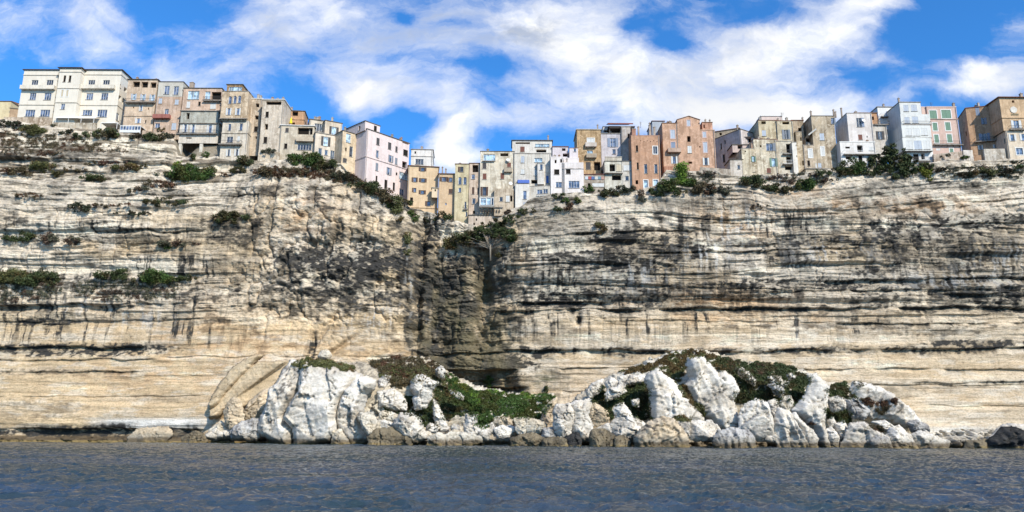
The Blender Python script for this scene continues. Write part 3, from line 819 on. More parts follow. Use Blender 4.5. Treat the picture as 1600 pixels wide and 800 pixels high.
# --- Y10
b = BD('house', 'rose pink house with closed green shutters in white surrounds', 8, 201.8, 620, 590)
b.block(622, 872, 198, 596, 0, 7, 'dcb8a6', .25, rmat=plaster('e0c8bc', .2), over=.08,
        wins=[(630, 262, 60, 70, 'c', 'g', 'F'), (738, 258, 78, 70, 'c', 'g', 'F'), (645, 363, 38, 66, 'c', 'g', 'F'), (752, 360, 42, 68, 'c', 'g', 'F'),
              (658, 463, 36, 68, 'c', 'g', 'F'), (766, 460, 40, 68, 'c', 'g', 'F'), (673, 552, 36, 18, 'c', 'w'), (783, 568, 30, 46, 'c', 'g', 'F')],
        bal=[(628, 872, 516, .8, 'bars')], trim=(300,), chim=[(798, 172, 16)])
b.block(536, 624, 200, 340, 0, 6, 'dcb8a6', .25, D=202.2, rmat=plaster('e0c8bc', .2), over=.05, wins=[(604, 262, 40, 70, 'c', 'g', 'F')])
# --- Y11
b = BD('house', 'brown house with pale blue shutters and a long railed balcony near the right edge', 8, 205, 948, 570)
b.block(948, 1178, 205, 570, -16, 8, 'c89f78', .6, roof='flat', rmat=TILE, over=.15,
        wins=[(1000, 235, 34, 66, 'c', 'b'), (1052, 315, 22, 52, 's', 'b', 'd'), (1118, 325, 26, 24, 'o'), (1058, 450, 46, 64, 's', 'b', 'd'), (1134, 422, 13, 20, 'o'), (1024, 535, 20, 36, 's', 'w', 'd'), (1152, 525, 24, 30, 's', 'w', 'dL')],
        left=[(905, 420, 12, 40, 'o'), (925, 300, 10, 40, 'c', 'k')], bal=[(972, 1166, 494, .9, 'bars')])
# --- Y12
b = BD('house', 'tall sand coloured house with white shutters and a round medallion, cut by the right edge', 8, 198.6, 1262, 600)
b.block(1262, 1560, 395, 620, 0, 9, 'e4d0b4', .4, D=198.6, roof='none',
        wins=[(1290, 453, 30, 54, 's', 'w'), (1385, 450, 34, 54, 's', 'w'), (1350, 568, 56, 56, 'g', '', 'F'), (1460, 450, 34, 54, 's', 'w')], left=[(1225, 480, 8, 40, 'd')])
b.block(1218, 1540, 122, 396, 0, 9, 'dcb88c', .5, D=198.5, roof='flat', rmat=TILE, over=.55, down=0,
        wins=[(1296, 153, 20, 20, 'o'), (1322, 343, 42, 64, 's', 'w'), (1440, 343, 42, 64, 's', 'w')], bal=[(1262, 1390, 388, .7, 'bars')], trim=(290,), chim=[(1360, 92, 20)])
q = at(*b.p(1300, 221), 198.42)
pm = b.mk(); pm.cyl(q, .95, .95, .06, 24, (0, -1, 0)); pm.build('medallion', plaster('e8e0d2', .3), b.e)
pm = b.mk()
for i in range(6):
    q = at(*b.p(1284 + i * 11, 260), 198.43); pm.obox(q, (.12, 0, 0), (0, .03, 0), (0, 0, .28 - .06 * (i % 2)))
pm.build('lettering', plain('old_bronze', (.22, .17, .09)), b.e)

# ------------------------------------------------------------------ small things in the town
def wall_seg(label, view, x0, y0t, y0b, x1, y1t, D0, D1, col, name='retaining_wall', th=.6, down=1.5, cap=None):
    ox, oy, k = VW[view]
    a = at(ox + x0 * k, oy + y0b * k, D0); at_ = at(ox + x0 * k, oy + y0t * k, D0)
    c = at(ox + x1 * k, oy + y0b * k, D1); ct = at(ox + x1 * k, oy + y1t * k, D1)
    zb = min(a.z, c.z) - down
    m = M((a.x, a.y, zb))
    P = [(a.x, D0, zb), (c.x, D1, zb), (c.x, D1, ct.z), (a.x, D0, at_.z)]
    Q = [(x, y + th, z) for x, y, z in P]
    m.poly(*P); m.poly(*reversed(Q))
    for i in range(4):
        j = (i + 1) % 4
        m.poly(P[i], Q[i], Q[j], P[j])
    o = m.build(name, plaster(col, .9), None, (a.x, a.y, zb))
    tag(o, label, 'wall')
    return o


wall_seg('long rubble stone wall under the left wing of the hotel', 1, 20, 436, 490, 375, 440, 209.8, 209.8, 'cdb89e')
wall_seg('pale stone terrace wall under the hotel awning', 1, 378, 476, 540, 700, 480, 208.6, 208.6, 'cbbda6')
wall_seg('plastered garden wall right of the glass veranda', 2, 150, 440, 470, 420, 470, 206.8, 206.4, 'cdb498')
wall_seg('ledge wall running below the beige tower house', 3, 60, 505, 560, 215, 505, 201.8, 201.8, 'd4c4ac')
wall_seg('grey stone wall left of the patched beige house', 7, -30, 592, 640, 222, 610, 199.4, 199, 'bcae9c')
wall_seg('pale wall with flat coping under the green shuttered house', 7, 330, 655, 700, 620, 668, 198.6, 198.6, 'cfc3ae')
wall_seg('white garden wall below the rose pink house', 8, 885, 558, 620, 966, 558, 200, 200, 'e2d8cc')
wall_seg('rough limestone wall between the brown and the sand coloured house', 8, 1062, 548, 620, 1240, 545, 199.6, 199.2, 'd0c6b6')
wall_seg('stone wall at the foot of the rose pink house', 8, 636, 592, 630, 884, 566, 200.4, 200.2, 'c8b4a0')


def awning(view, x0, x1, y0, y1, D, dep, label):
    ox, oy, k = VW[view]
    a = at(ox + x0 * k, oy + y1 * k, D); c = at(ox + x1 * k, oy + y1 * k, D)
    h = at(ox + x0 * k, oy + y0 * k, D).z - a.z
    e = link('awning', None, loc=(a.x, D, a.z - 2)); tag(e, label, 'awning')
    m = M((a.x, D, a.z - 2))
    z = a.z
    m.poly((a.x, D, z), (c.x, D, z), (c.x, D + dep, z + h + .4), (a.x + .5, D + dep, z + h + .4))
    m.poly((a.x, D, z - .15), (c.x, D, z - .15), (c.x, D, z), (a.x, D, z))
    m.build('canvas', plain('white_canvas', (.72, .71, .68), .8), e)
    n = 4
    for i in range(n):
        x = a.x + (c.x - a.x) * (i + .1) / (n - .8)
        p = M((a.x, D, a.z - 2)); p.obox((x, D + .15, z - 1.1), (.06, 0, 0), (0, .06, 0), (0, 0, 1.05)); p.build('post', WHITEP, e)
    return e


awning(1, 400, 700, 415, 440, 208.9, 2.6, 'long white terrace awning in front of the cream hotel')


def tent(view, cx, yt, yb, w, D, label, glazed):
    ox, oy, k = VW[view]
    c = at(ox + cx * k, oy + yb * k, D); t = at(ox + cx * k, oy + yt * k, D)
    hw = at(ox + (cx + w / 2) * k, oy + yb * k, D).x - c.x
    e = link('garden_tent', None, loc=(c.x, D + hw, c.z)); tag(e, label, 'tent')
    org = (c.x, D + hw, c.z)
    r = M(org); ze = c.z + (t.z - c.z) * .62
    pk = Vector((c.x, D + hw, t.z)); cs = [Vector((c.x + sx * hw, D + hw + sy * hw, ze)) for sx, sy in ((-1, -1), (1, -1), (1, 1), (-1, 1))]
    for i in range(4):
        r.poly(cs[i], cs[(i + 1) % 4], pk)
        r.poly(cs[i] - UP * .2, cs[(i + 1) % 4] - UP * .2, cs[(i + 1) % 4], cs[i])
    r.build('canvas_roof', plain('white_canvas', (.72, .71, .68), .8), e)
    p = M(org)
    for q in cs:
        p.obox((q.x, q.y, (q.z + c.z) / 2 - .5), (.06, 0, 0), (0, .06, 0), (0, 0, (q.z - c.z) / 2 + .5))
    if glazed:
        n = 7
        for i in range(n + 1):
            p.obox((c.x - hw + 2 * hw * i / n, D, (ze + c.z) / 2), (.07, 0, 0), (0, .05, 0), (0, 0, (ze - c.z) / 2 + .1))
        p.obox((c.x, D, c.z + .3), (hw, 0, 0), (0, .04, 0), (0, 0, .4))
        g = M(org); g.poly((c.x - hw, D + .03, c.z), (c.x + hw, D + .03, c.z), (c.x + hw, D + .03, ze), (c.x - hw, D + .03, ze)); g.build('glazing', G_BLUE, e)
    p.build('tent_frame', WHITEP, e)


tent(1, 800, 462, 500, 120, 208.8, 'open white canvas tent between the hotel awning and the glazed veranda', False)
tent(1, 955, 470, 548, 150, 206.8, 'white glazed veranda with a tent roof below the tan loggia house', True)
# yellow parasol
q = at(390 + 303 * .21256, 130 + 300 * .21256, 209)
e = link('closed_parasol', None, loc=(q.x, q.y, q.z - .5)); tag(e, 'closed bright yellow parasol on a roof terrace', 'parasol')
m = M((q.x, q.y, q.z - .5)); m.cyl((q.x, q.y, q.z - .4), .05, .05, 2.8, 8); m.build('pole', WHITEP, e)
m = M((q.x, q.y, q.z - .5)); m.cyl((q.x, q.y, q.z + .2), .42, .26, 1.1, 10); m.cyl((q.x, q.y, q.z + 1.3), .26, .04, .9, 10); m.build('canopy', plain('yellow_canvas', (.75, .6, .02)), e)
# satellite dishes
for (v, x, y, D, lb) in ((5, 347, 284, 202.7, 'white satellite dish on the weathered beige house, the upper of two'), (5, 366, 456, 201.3, 'white satellite dish above the clutter of the beige house terrace, the lower of two'),
                         (7, 1328, 206, 201.2, 'pale satellite dish beside the blue shuttered top window')):
    ox, oy, k = VW[v]; q = at(ox + x * k, oy + y * k, D)
    e = link('satellite_dish', None, loc=q); tag(e, lb, 'satellite dish')
    m = M(q)
    for r0, r1, z0, z1 in ((.05, .32, 0, .05), (.32, .52, .05, .16)):
        m.cyl(q + Vector((0, -z0, z0 * .3)), r0, r1, z1 - z0, 14, (.2, -1, .35))
    m.build('dish', WHITEP, e)
    m = M(q); m.cyl(q + Vector((0, .5, -.2)), .035, .035, .6, 6, (0, -1, .3)); m.build('arm', IRON, e)
# antennas
for (px, py0, py1, D, lb) in ((1222, 176, 187, 205, 'thin aerial mast on the pink roof box'), (1455, 160, 167, 203, 'television aerial on the rose pink roof'),
                              (1001, 190, 196, 206, 'aerial at the right end of the red pergola roof')):
    a, c = at(px, py1, D), at(px, py0, D)
    m = M(a); m.cyl(a - UP * .8, .05, .04, c.z - a.z + .8, 6)
    for i in range(3):
        m.obox((c.x, c.y, c.z - .15 - .3 * i), (.5 - .1 * i, 0, 0), (0, .02, 0), (0, 0, .02))
    tag(m.build('roof_aerial', IRON, None, a), lb, 'aerial')
print('TIME d_land', __import__('time').time())
# ================================================================== cliff
def K(px): return (px - 800) / F_PX * 206.0       # photo column -> world x on the cliff plane
LIP = [(-700, 200, 222), (-300, 196, 214), (0, 186, 209.3), (100, 200, 207.6), (200, 207, 206.2), (270, 216, 205.6), (278, 243, 204.5), (338, 246, 203.6), (343, 249, 202), (420, 250, 201), (470, 246, 200.8),
       (530, 255, 200.2), (565, 284, 199), (600, 298, 199.6), (640, 322, 203), (662, 331, 203.5), (715, 346, 202.6), (745, 353, 201.6), (775, 346, 200.9), (790, 336, 200.6),
       (825, 311, 199.6), (865, 303, 199), (920, 302, 199), (1000, 297, 198.6), (1030, 290, 198.8), (1045, 266, 199.6), (1115, 266, 199.6), (1125, 273, 198), (1180, 274, 197.7), (1260, 269, 197.6),
       (1330, 261, 197.5), (1440, 258, 197.6), (1465, 251, 198.4), (1560, 250, 197.8), (1600, 247, 197.4), (1800, 240, 196), (2400, 240, 192)]
lx = np.array([at(a, b, c).x for a, b, c in LIP]); lz = np.array([at(a, b, c).z for a, b, c in LIP]); ly = np.array([c for a, b, c in LIP])
TT = [0, .08, .2, .35, .5, .65, .78, .88, .95, 1]
DEEP = [(-700, 205, 205, 206, 206, 205, 205, 207, 211, 214), (0, 198, 198, 199, 200, 198.5, 197.5, 199, 202.2, 205.6), (200, 197, 197, 198, 199, 197.5, 196.5, 198, 201, 203.9),
        (330, 194, 194, 195, 196, 196, 195.5, 196.5, 198.8, 201), (440, 191, 191.5, 193, 195, 195.5, 195, 195.5, 197, 198.8), (560, 195, 195.3, 196, 196.5, 195.5, 194.5, 195, 196.5, 198),
        (625, 198, 198, 198, 197.5, 195.5, 195, 195.8, 197.5, 199.5), (650, 203, 203, 202, 200.5, 199, 199.5, 200, 201, 202), (675, 206, 205.5, 205, 204.5, 204.5, 204.5, 204, 203.5, 203.5),
        (720, 206.5, 206, 205, 203.5, 203, 202, 201.2, 201.5, 202), (757, 205.5, 205.2, 205, 205, 205, 204.5, 203.5, 202.2, 201.5), (795, 200.5, 201, 201.5, 201, 200, 199.4, 198.6, 198.7, 199.3),
        (870, 196, 197, 198, 198, 197, 196.5, 196.5, 197, 198), (1000, 195, 196, 197, 197, 196.5, 195.5, 195.5, 196, 197.2), (1200, 194, 195, 196, 196.5, 195.5, 195, 195, 195.5, 196.4),
        (1400, 193.5, 194.5, 196, 196, 195, 194.5, 195, 195.3, 196.2), (1600, 193, 194, 195.5, 195.5, 195, 194, 194.3, 195, 196), (2400, 188, 189, 190, 190, 190, 189, 189, 190, 191)]
TI = np.array(TT)
DX = np.array([K(d[0]) for d in DEEP])
DG = np.array([list(d[1:]) for d in DEEP])            # columns x 9 (without the lip itself)


def ztop(X): return np.interp(X, lx, lz)


def ybase(X, T):
    sh = X.shape
    Xf, Tf = X.ravel(), T.ravel()
    cols = np.stack([np.interp(Xf, DX, DG[:, j]) for j in range(9)] + [np.interp(Xf, lx, ly)], 1)
    i = np.clip(np.searchsorted(TI, Tf, 'right') - 1, 0, 8)
    t = np.clip((Tf - TI[i]) / (TI[i + 1] - TI[i]), 0, 1)
    r = np.arange(len(Xf))
    return (cols[r, i] * (1 - t) + cols[r, i + 1] * t).reshape(sh)


def Zp(px, py, D=196.0): return at(px, py, D).z
def Xp(px, D=196.0): return (px - 800) / F_PX * 205.0


# photo coords of the cliff face (inverse of the above, used only to read off where bands and stains sit)
def to_px(X, Z, Y):
    p = np.stack([X, Y, Z - CAM_H], -1) @ np.array(CAM_M)
    return 800 - F_PX * p[..., 0] / p[..., 2], 400 + F_PX * p[..., 1] / p[..., 2]


NX, NZ = 1750, 620
xs = np.concatenate([np.linspace(-300, -152, 90, endpoint=False), np.linspace(-152, 150, NX - 180), np.linspace(151, 300, 90)])
ts = np.linspace(-0.035, 1, NZ)
X = np.repeat(xs[None, :], NZ, 0)
# jitter-free grid; t follows the lip
T = np.repeat(ts[:, None], NX, 1)
ZT = ztop(X + 1.2 * (vn(X / 2.5, 0 * X, 5) - .5))
ZT = ZT + 1.0 * (fbm(X / 3.5, 0 * X, 9, 3) - .5)
Z = T * ZT
XW = X + (1 - sstep(.9, 1.0, T)) * (7.0 * (fbm(Z / 9, X / 14, 81, 4) - .5) + 3.0 * (fbm(Z / 3, X / 4, 82, 3) - .5) + 4.0 * (.5 - np.clip(T, 0, 1)) * np.exp(-((X - K(730)) / 12) ** 2))
Y = ybase(XW, T)
PX, PY = to_px(X, Z, 196 + 0 * X)

left_mass = sstep(330, 420, PX) * (1 - sstep(640, 670, PX))        # blocky, poorly bedded part
PXG = PX + 60 * (fbm(Z / 7, X / 9, 83, 4) - .5) * sstep(320, 380, PY)
gully = sstep(625, 670, PXG) * (1 - sstep(765, 830, PXG))
right = sstep(770, 850, PX)
bedded = 1 - 0.75 * left_mass * sstep(580, 430, PY) * 1.0 - .5 * gully
# stratigraphic coordinate with gentle dips and cross bedding
S = Z + 1.0 * (fbm(X / 45, Z / 30, 3, 3) - .5) * 2 + 0.5 * (fbm(X / 9, Z / 5, 4, 3) - .5)
cross = sstep(1150, 1250, PX) * sstep(345, 325, PY) * sstep(245, 265, PY) + .8 * sstep(330, 250, PX) * sstep(345, 320, PY) * sstep(190, 215, PY)
S = S + cross * np.where(PX > 800, -.13 * (X - Xp(1380)), .05 * (X - Xp(150)))
cross2 = sstep(760, 800, PX) * (1 - sstep(960, 1100, PX)) * sstep(480, 330, PY)
S = S - cross2 * .10 * (X - Xp(860))
S = S + .9 * (fbm(X / 6, Z / 9, 6, 4) - .5) * (.35 + left_mass + gully)


def lay(scale, seed):
    return vn(S / scale, X / (scale * 13) + 3.3 * seed, seed)


def lay_t(scale, seed, lo, hi):
    return sstep(lo, hi, lay(scale, seed))


disp = np.zeros_like(X)
amp = .55 + .9 * fbm(X / 22, Z / 9, 12, 3)
for sc, sd, a in ((6.5, 21, 1.5), (2.6, 22, .95), (1.15, 23, .6), (.5, 24, .3), (.27, 25, .13)):
    disp += .72 * a * amp * bedded * (lay_t(sc, sd, .42, .58) - .5)
# broken blocks, vertical joints, rough texture
blk = fbm(X / 11, Z / 8, 30, 4)
disp += (1.6 + 3.0 * left_mass) * (blk - .5)
rough = fbm(X / 2.2, Z / 1.3, 31, 5, .6)
disp += (.65 + 1.0 * left_mass + 1.6 * gully) * (rough - .5) * (.35 + .65 * sstep(640, 500, PY))
ridge = np.abs(fbm(X / 5.5, Z / 9.0, 33, 4) - .5)
disp += (.5 + 2.2 * left_mass + 1.4 * gully) * np.exp(-ridge * 26) * .5 * sstep(600, 520, PY)
joint = np.abs(vn(X / 3.2 + .5 * fbm(Z / 4, X / 9, 35), Z / 7.0, 34) - .5)
disp += .55 * np.exp(-joint * 60) * sstep(.45, .7, fbm(X / 18, Z / 10, 36))
# lower walls smooth
low = sstep(478, 520, PY + 14 * (fbm(X / 12, Z / 6, 37, 3) - .5)) * (1 - gully)
disp *= (1 - .70 * low)

DARKM = np.zeros_like(X)      # black crust, and shade painted into the gully
# grooves: dark ledges (x0,x1,y0,y1,thick,depth,stain)
GR = [(-200, 300, 472, 474, 2.3, 1.5, .8), (-200, 235, 541, 540, 2.8, 1.5, .9), (-200, 250, 562, 560, 1.0, .7, .5), (-200, 225, 583, 578, 1.4, .9, .5), (-200, 330, 667, 669, 4.8, 2.4, .8),
      (-200, 200, 360, 356, .9, .6, .4), (130, 330, 358, 360, .9, .8, .6), (60, 420, 300, 303, .9, .9, .6), (-200, 120, 296, 300, .8, .6, .4), (30, 280, 395, 390, .6, .4, .3), (-200, 330, 500, 498, .8, .5, .4),
      (300, 660, 480, 478, .6, .5, .4), (180, 420, 447, 440, .6, .4, .2), (-200, 330, 620, 618, .6, .4, .3), (250, 640, 558, 556, .6, .5, .1),
      (770, 1700, 482, 479, 1.7, 1.5, .9), (780, 1120, 543, 547, 2.6, 1.7, .9), (1100, 1700, 548, 540, 2.0, 1.3, .75), (790, 965, 467, 470, 1.9, 1.7, 1.0), (995, 1450, 396, 386, 1.2, 1.2, .8),
      (1280, 1700, 440, 430, 2.2, 1.5, .9), (1440, 1700, 462, 456, 1.8, 1.2, .9), (890, 1100, 362, 360, .9, 1.0, .85), (850, 1700, 573, 578, 1.0, .8, .4), (1080, 1700, 598, 603, .8, .7, .3),
      (960, 1300, 500, 503, .7, .5, .35), (1300, 1700, 506, 503, 1.1, .8, .8), (820, 1250, 440, 455, .8, .8, .6), (1080, 1330, 348, 343, .7, .6, .4), (800, 1000, 405, 413, .8, .7, .5),
      (1150, 1700, 455, 452, .8, .6, .6), (850, 1060, 610, 612, .8, .6, .3), (1440, 1700, 634, 636, .5, .4, .3), (1420, 1700, 598, 590, 1.6, .6, .5), (1240, 1440, 415, 412, .8, .6, .5), (1000, 1200, 430, 424, .7, .6, .4),
      (1460, 1700, 352, 347, 1.2, .9, .7), (1400, 1700, 318, 310, .8, .8, .4), (-200, 270, 232, 240, .8, .9, .5), (-200, 260, 252, 262, .7, .7, .5), (-200, 90, 218, 214, .8, .8, .5), (120, 270, 205, 228, .6, .6, .4),
      (640, 820, 572, 576, 3.0, 3.2, 1.0), (660, 800, 548, 545, 1.8, 1.4, .9), (700, 830, 600, 603, 3.0, 3.4, .9), (690, 800, 470, 455, .8, .8, .6), (700, 760, 420, 410, .8, .8, .5)]
for i, (x0, x1, y0, y1, th, dep, st) in enumerate(GR):
    zc = np.interp(X, [Xp(x0), Xp(x1)], [Zp(x0, y0), Zp(x1, y1)])
    zc = zc + .5 * (fbm(X / 7, 0 * X, 60 + i, 3) - .5) * 2
    end = sstep(0, 18, PX - x0) * sstep(0, 25, x1 - PX)
    end = end * sstep(.2, .45, fbm(X / 9, 0 * X + i, 90 + i, 3))
    thl = th * (.5 + 1.0 * fbm(X / 5, 0 * X, 120 + i, 3))
    s = (zc - Z) / thl
    g = np.where((s > 0) & (s < 1), (1 - s) ** .8, 0) * sstep(0, .08, s)
    disp += dep * g * end
    streak = fbm(X / .9, Z / 6, 150 + i, 3)
    ds = np.exp(-np.maximum(s, 0) ** 2 * 1.1) * sstep(-.35, .0, s) * sstep(3.0, .2, s) * end * (.35 + 1.3 * streak)
    DARKM = np.maximum(DARKM, st * ds)

# central crevice and the stream chute
zc = Z / ZT
xc = Xp(655) + 1.6 * (fbm(Z / 9, 0 * Z, 41, 3) - .5) * 2 + (zc - .6) * 3
disp += 3.6 * (.4 + 1.2 * fbm(Z / 6, X / 4, 42, 3)) * np.exp(-((X - xc) / 1.3) ** 2) * sstep(.30, .5, zc) * sstep(1.02, .9, zc)
xc2 = np.interp(PY, [380, 480, 560, 600], [Xp(757), Xp(758), Xp(742), Xp(735)])
disp += 3.0 * np.exp(-((X - xc2) / 2.0) ** 2) * sstep(.33, .55, zc)
# fan of tufa under the chute
fanw = np.interp(PY, [440, 590], [.8, 8.5])
disp -= 2.6 * np.exp(-((X - xc2 - .8) / fanw) ** 2) * sstep(440, 500, PY) * sstep(600, 575, PY)
# caves at its foot
for (cx, cy, rx, ry, dd) in ((702, 600, 26, 16, 3.5), (795, 605, 10, 18, 3.0), (760, 590, 25, 12, 2.0), (905, 498, 4, 9, 1.6), (490, 540, 4, 22, 1.5), (1065, 392, 24, 6, 1.2), (650, 500, 5, 34, 2.0), (690, 545, 14, 26, 2.5)):
    disp += dd * np.exp(-((PX - cx) / rx) ** 2 - ((PY - cy) / ry) ** 2)
# leaning slabs at the lower left (x 330-520, y 540-680)
for (xa, ya, xb, yb, dd) in ((400, 640, 560, 520, .9), (350, 660, 470, 565, .8), (520, 500, 470, 575, .5)):
    dln = ((PX - xa) * (yb - ya) - (PY - ya) * (xb - xa)) / math.hypot(xb - xa, yb - ya)
    alo = ((PX - xa) * (xb - xa) + (PY - ya) * (yb - ya)) / ((xb - xa) ** 2 + (yb - ya) ** 2)
    disp += dd * np.exp(-(dln / 3.5) ** 2) * sstep(-.1, .1, alo) * sstep(1.1, .9, alo) - dd * .9 * sstep(0, 5, dln) * sstep(34, 12, dln) * sstep(-.1, .2, alo) * sstep(1.1, .8, alo)
# soften near the lip so the houses stand on it
lipf = sstep(1.0, .985, T)
disp *= .25 + .75 * lipf
Y = Y + disp
del ridge, joint, blk, s, g

# ---- colour
fan0 = np.exp(-((X - xc2 - .5) / (fanw + .6)) ** 2) * sstep(430, 480, PY)
f1 = fbm(X / 14, Z / 10, 50, 4); f2 = fbm(X / 3.5, Z / 2.0, 51, 4, .6); f3 = fbm(X / .9, Z / .55, 52, 3, .65)
vs = fbm(X / .8, Z / 7, 53, 4, .6)              # vertical runs
vs2 = fbm(X / 2.2, Z / 16, 54, 3)
white = np.array((.72, .64, .53)); grey = np.array((.45, .40, .33)); tan_ = np.array((.61, .46, .285)); orange = np.array((.62, .38, .20)); black = np.array((.050, .047, .043)); green = np.array((.055, .075, .022))
brown = np.array((.18, .135, .085))


def mixc(c, b, f): return c + (b - c) * np.clip(f, 0, 1)[..., None]


C = np.zeros(X.shape + (3,)) + white
C = mixc(C, grey, sstep(.40, .66, .55 * f1 + .45 * f2) * .75)
warm = sstep(430, 500, PY) * (.95 - .12 * right) + .30
warm = np.maximum(warm, .95 * sstep(.38, .58, f1) * sstep(300, 360, PY))
warm = np.maximum(warm, .7 * left_mass * sstep(.45, .6, fbm(X / 9, Z / 12, 55)))
C = mixc(C, tan_, warm * (.45 + .55 * lay(2.2, 57)) * (1 - .25 * right))
for (cx, cy, rx, ry, k) in ((1150, 345, 70, 30, .5), (1440, 325, 110, 16, .6), (1290, 325, 40, 12, .6), (1100, 470, 160, 18, .5), (300, 520, 130, 60, .35), (1240, 300, 60, 14, .4), (470, 340, 60, 40, .45), (1180, 500, 160, 12, .4),
                            (200, 590, 120, 30, .3), (430, 560, 110, 50, .35), (600, 560, 50, 22, .4)):
    C = mixc(C, orange, k * 1.3 * np.exp(-((PX - cx) / rx) ** 2 - ((PY - cy) / ry) ** 2) * sstep(.35, .65, f2))
# thin beds of differing stone
b1 = lay(.8, 58); b2 = lay(.36, 59); b3 = lay(1.9, 61)
calm = 1 - .85 * low
C = mixc(C, C * .55, calm * bedded * sstep(.64, .84, b1) * sstep(.42, .62, f2) * .75)
C = mixc(C, C * .36, calm * bedded * sstep(.66, .86, b2) * sstep(.44, .6, f1 * .5 + f2 * .5) * .8)
C = mixc(C, C * .66, low * sstep(.68, .86, b2) * sstep(.48, .62, f2) * .7)
C = mixc(C, np.array((.52, .38, .23)), low * sstep(.48, .66, fbm(X / 7, Z / 2.2, 69, 5, .6)) * .5)
C = mixc(C, np.array((.74, .68, .58)), low * sstep(.52, .66, fbm(X / 5, Z / 1.3, 70, 5, .6)) * .35)
C = mixc(C, np.minimum(C * 1.14, .82), low * sstep(.5, .64, fbm(X / 4, Z / .8, 67, 4)) * .8)
C = mixc(C, np.minimum(C * 1.22, .8), sstep(.55, .75, b3) * .6)
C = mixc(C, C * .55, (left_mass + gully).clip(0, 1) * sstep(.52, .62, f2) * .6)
C = mixc(C, C * .45, sstep(.56, .70, f3) * .5 * (1 - .5 * low))
# bright scour at the waterline, left and right
C = mixc(C, np.array((.78, .74, .67)), sstep(0, 60, PX - 120) * sstep(360, 300, PX) * sstep(650, 658, PY) * sstep(672, 667, PY))
C = mixc(C, np.array((.76, .72, .64)), sstep(1420, 1480, PX) * sstep(668, 676, PY + 8 * f2))
# authored black crusts and runs, in the gully also painted shade (x,y,rx,ry,strength,vertical 0/1)
ST = [(560, 415, 85, 30, .95, 0), (480, 405, 55, 16, .7, 0), (600, 395, 60, 12, .85, 0), (540, 455, 90, 14, .6, 0), (700, 470, 34, 60, .95, 1), (735, 420, 30, 40, .6, 1), (680, 540, 28, 60, .9, 1), (655, 410, 8, 60, .9, 1),
      (745, 565, 75, 26, 1.0, 0), (800, 548, 60, 10, .9, 0), (700, 600, 40, 20, .9, 0), (640, 500, 14, 45, .7, 1), (780, 500, 20, 30, .6, 1), (1000, 372, 70, 8, .85, 0), (960, 385, 30, 26, .7, 1),
      (990, 405, 45, 22, .85, 0), (930, 405, 70, 14, .7, 0), (1065, 392, 40, 14, .9, 0), (1000, 450, 40, 26, .8, 1), (880, 400, 60, 10, .55, 0), (900, 460, 90, 10, .8, 0), (870, 472, 60, 6, 1.0, 0), (1100, 450, 90, 7, .6, 1),
      (1170, 460, 90, 8, .55, 1), (1240, 395, 50, 22, .7, 1), (1310, 380, 70, 8, .8, 0), (1390, 370, 45, 22, .85, 1), (1400, 400, 40, 26, .6, 1), (1330, 395, 60, 10, .6, 1), (1510, 352, 45, 12, .85, 0), (1560, 345, 60, 9, .7, 0),
      (1500, 390, 60, 22, .6, 1), (1540, 400, 50, 14, .7, 1), (1480, 415, 60, 10, .6, 1), (1360, 430, 30, 12, .6, 1), (1430, 448, 120, 8, .8, 0), (1560, 460, 80, 12, .85, 0), (1350, 425, 20, 6, .8, 0), (1490, 450, 60, 12, .7, 1),
      (1250, 446, 120, 8, .8, 1), (1380, 470, 50, 10, .6, 1), (1245, 505, 3, 18, .9, 1), (905, 498, 4, 10, 1, 1), (1580, 480, 60, 7, .8, 0), (1150, 390, 25, 20, .35, 1), (1200, 380, 200, 5, .6, 0),
      (820, 420, 50, 30, .5, 0), (850, 380, 60, 14, .4, 0), (830, 345, 60, 10, .35, 0), (900, 350, 40, 30, .3, 1), (1460, 520, 60, 5, .5, 0), (60, 440, 70, 14, .6, 1), (220, 445, 80, 14, .6, 1), (110, 545, 130, 9, .85, 0),
      (60, 500, 50, 5, .8, 0), (245, 498, 14, 4, 1, 0), (50, 640, 60, 14, .35, 0), (120, 676, 150, 6, .8, 0), (250, 676, 60, 8, .7, 0), (40, 580, 90, 4, .5, 0), (360, 350, 40, 14, .6, 0), (360, 375, 30, 12, .6, 0),
      (100, 372, 80, 6, .5, 0), (220, 372, 60, 6, .5, 0), (300, 300, 90, 6, .5, 0), (440, 300, 30, 10, .6, 0), (425, 350, 6, 18, .7, 1), (490, 545, 5, 16, .8, 1), (600, 470, 50, 10, .5, 1), (450, 470, 60, 10, .4, 1),
      (140, 400, 60, 8, .4, 1), (60, 225, 70, 16, .55, 0), (190, 228, 60, 8, .45, 0), (1250, 345, 100, 4, .5, 0), (1340, 300, 60, 10, .4, 0), (1500, 290, 80, 6, .45, 0), (1400, 290, 50, 12, .5, 0), (1150, 440, 30, 30, .3, 1),
      (870, 600, 20, 20, .4, 1), (850, 640, 12, 30, .5, 1), (1150, 548, 200, 4, .6, 0), (1350, 545, 90, 5, .6, 0), (1540, 538, 80, 6, .85, 0), (1330, 510, 200, 4, .5, 0), (1400, 610, 50, 10, .25, 0), (520, 370, 60, 16, .4, 0), (460, 430, 40, 20, .4, 0),
      (610, 430, 30, 30, .6, 1), (575, 380, 50, 8, .5, 0), (625, 350, 20, 16, .5, 0), (390, 430, 40, 10, .35, 0), (300, 460, 60, 8, .4, 0), (800, 450, 30, 8, .6, 0), (790, 480, 30, 8, .8, 0), (760, 520, 14, 40, .4, 1)]
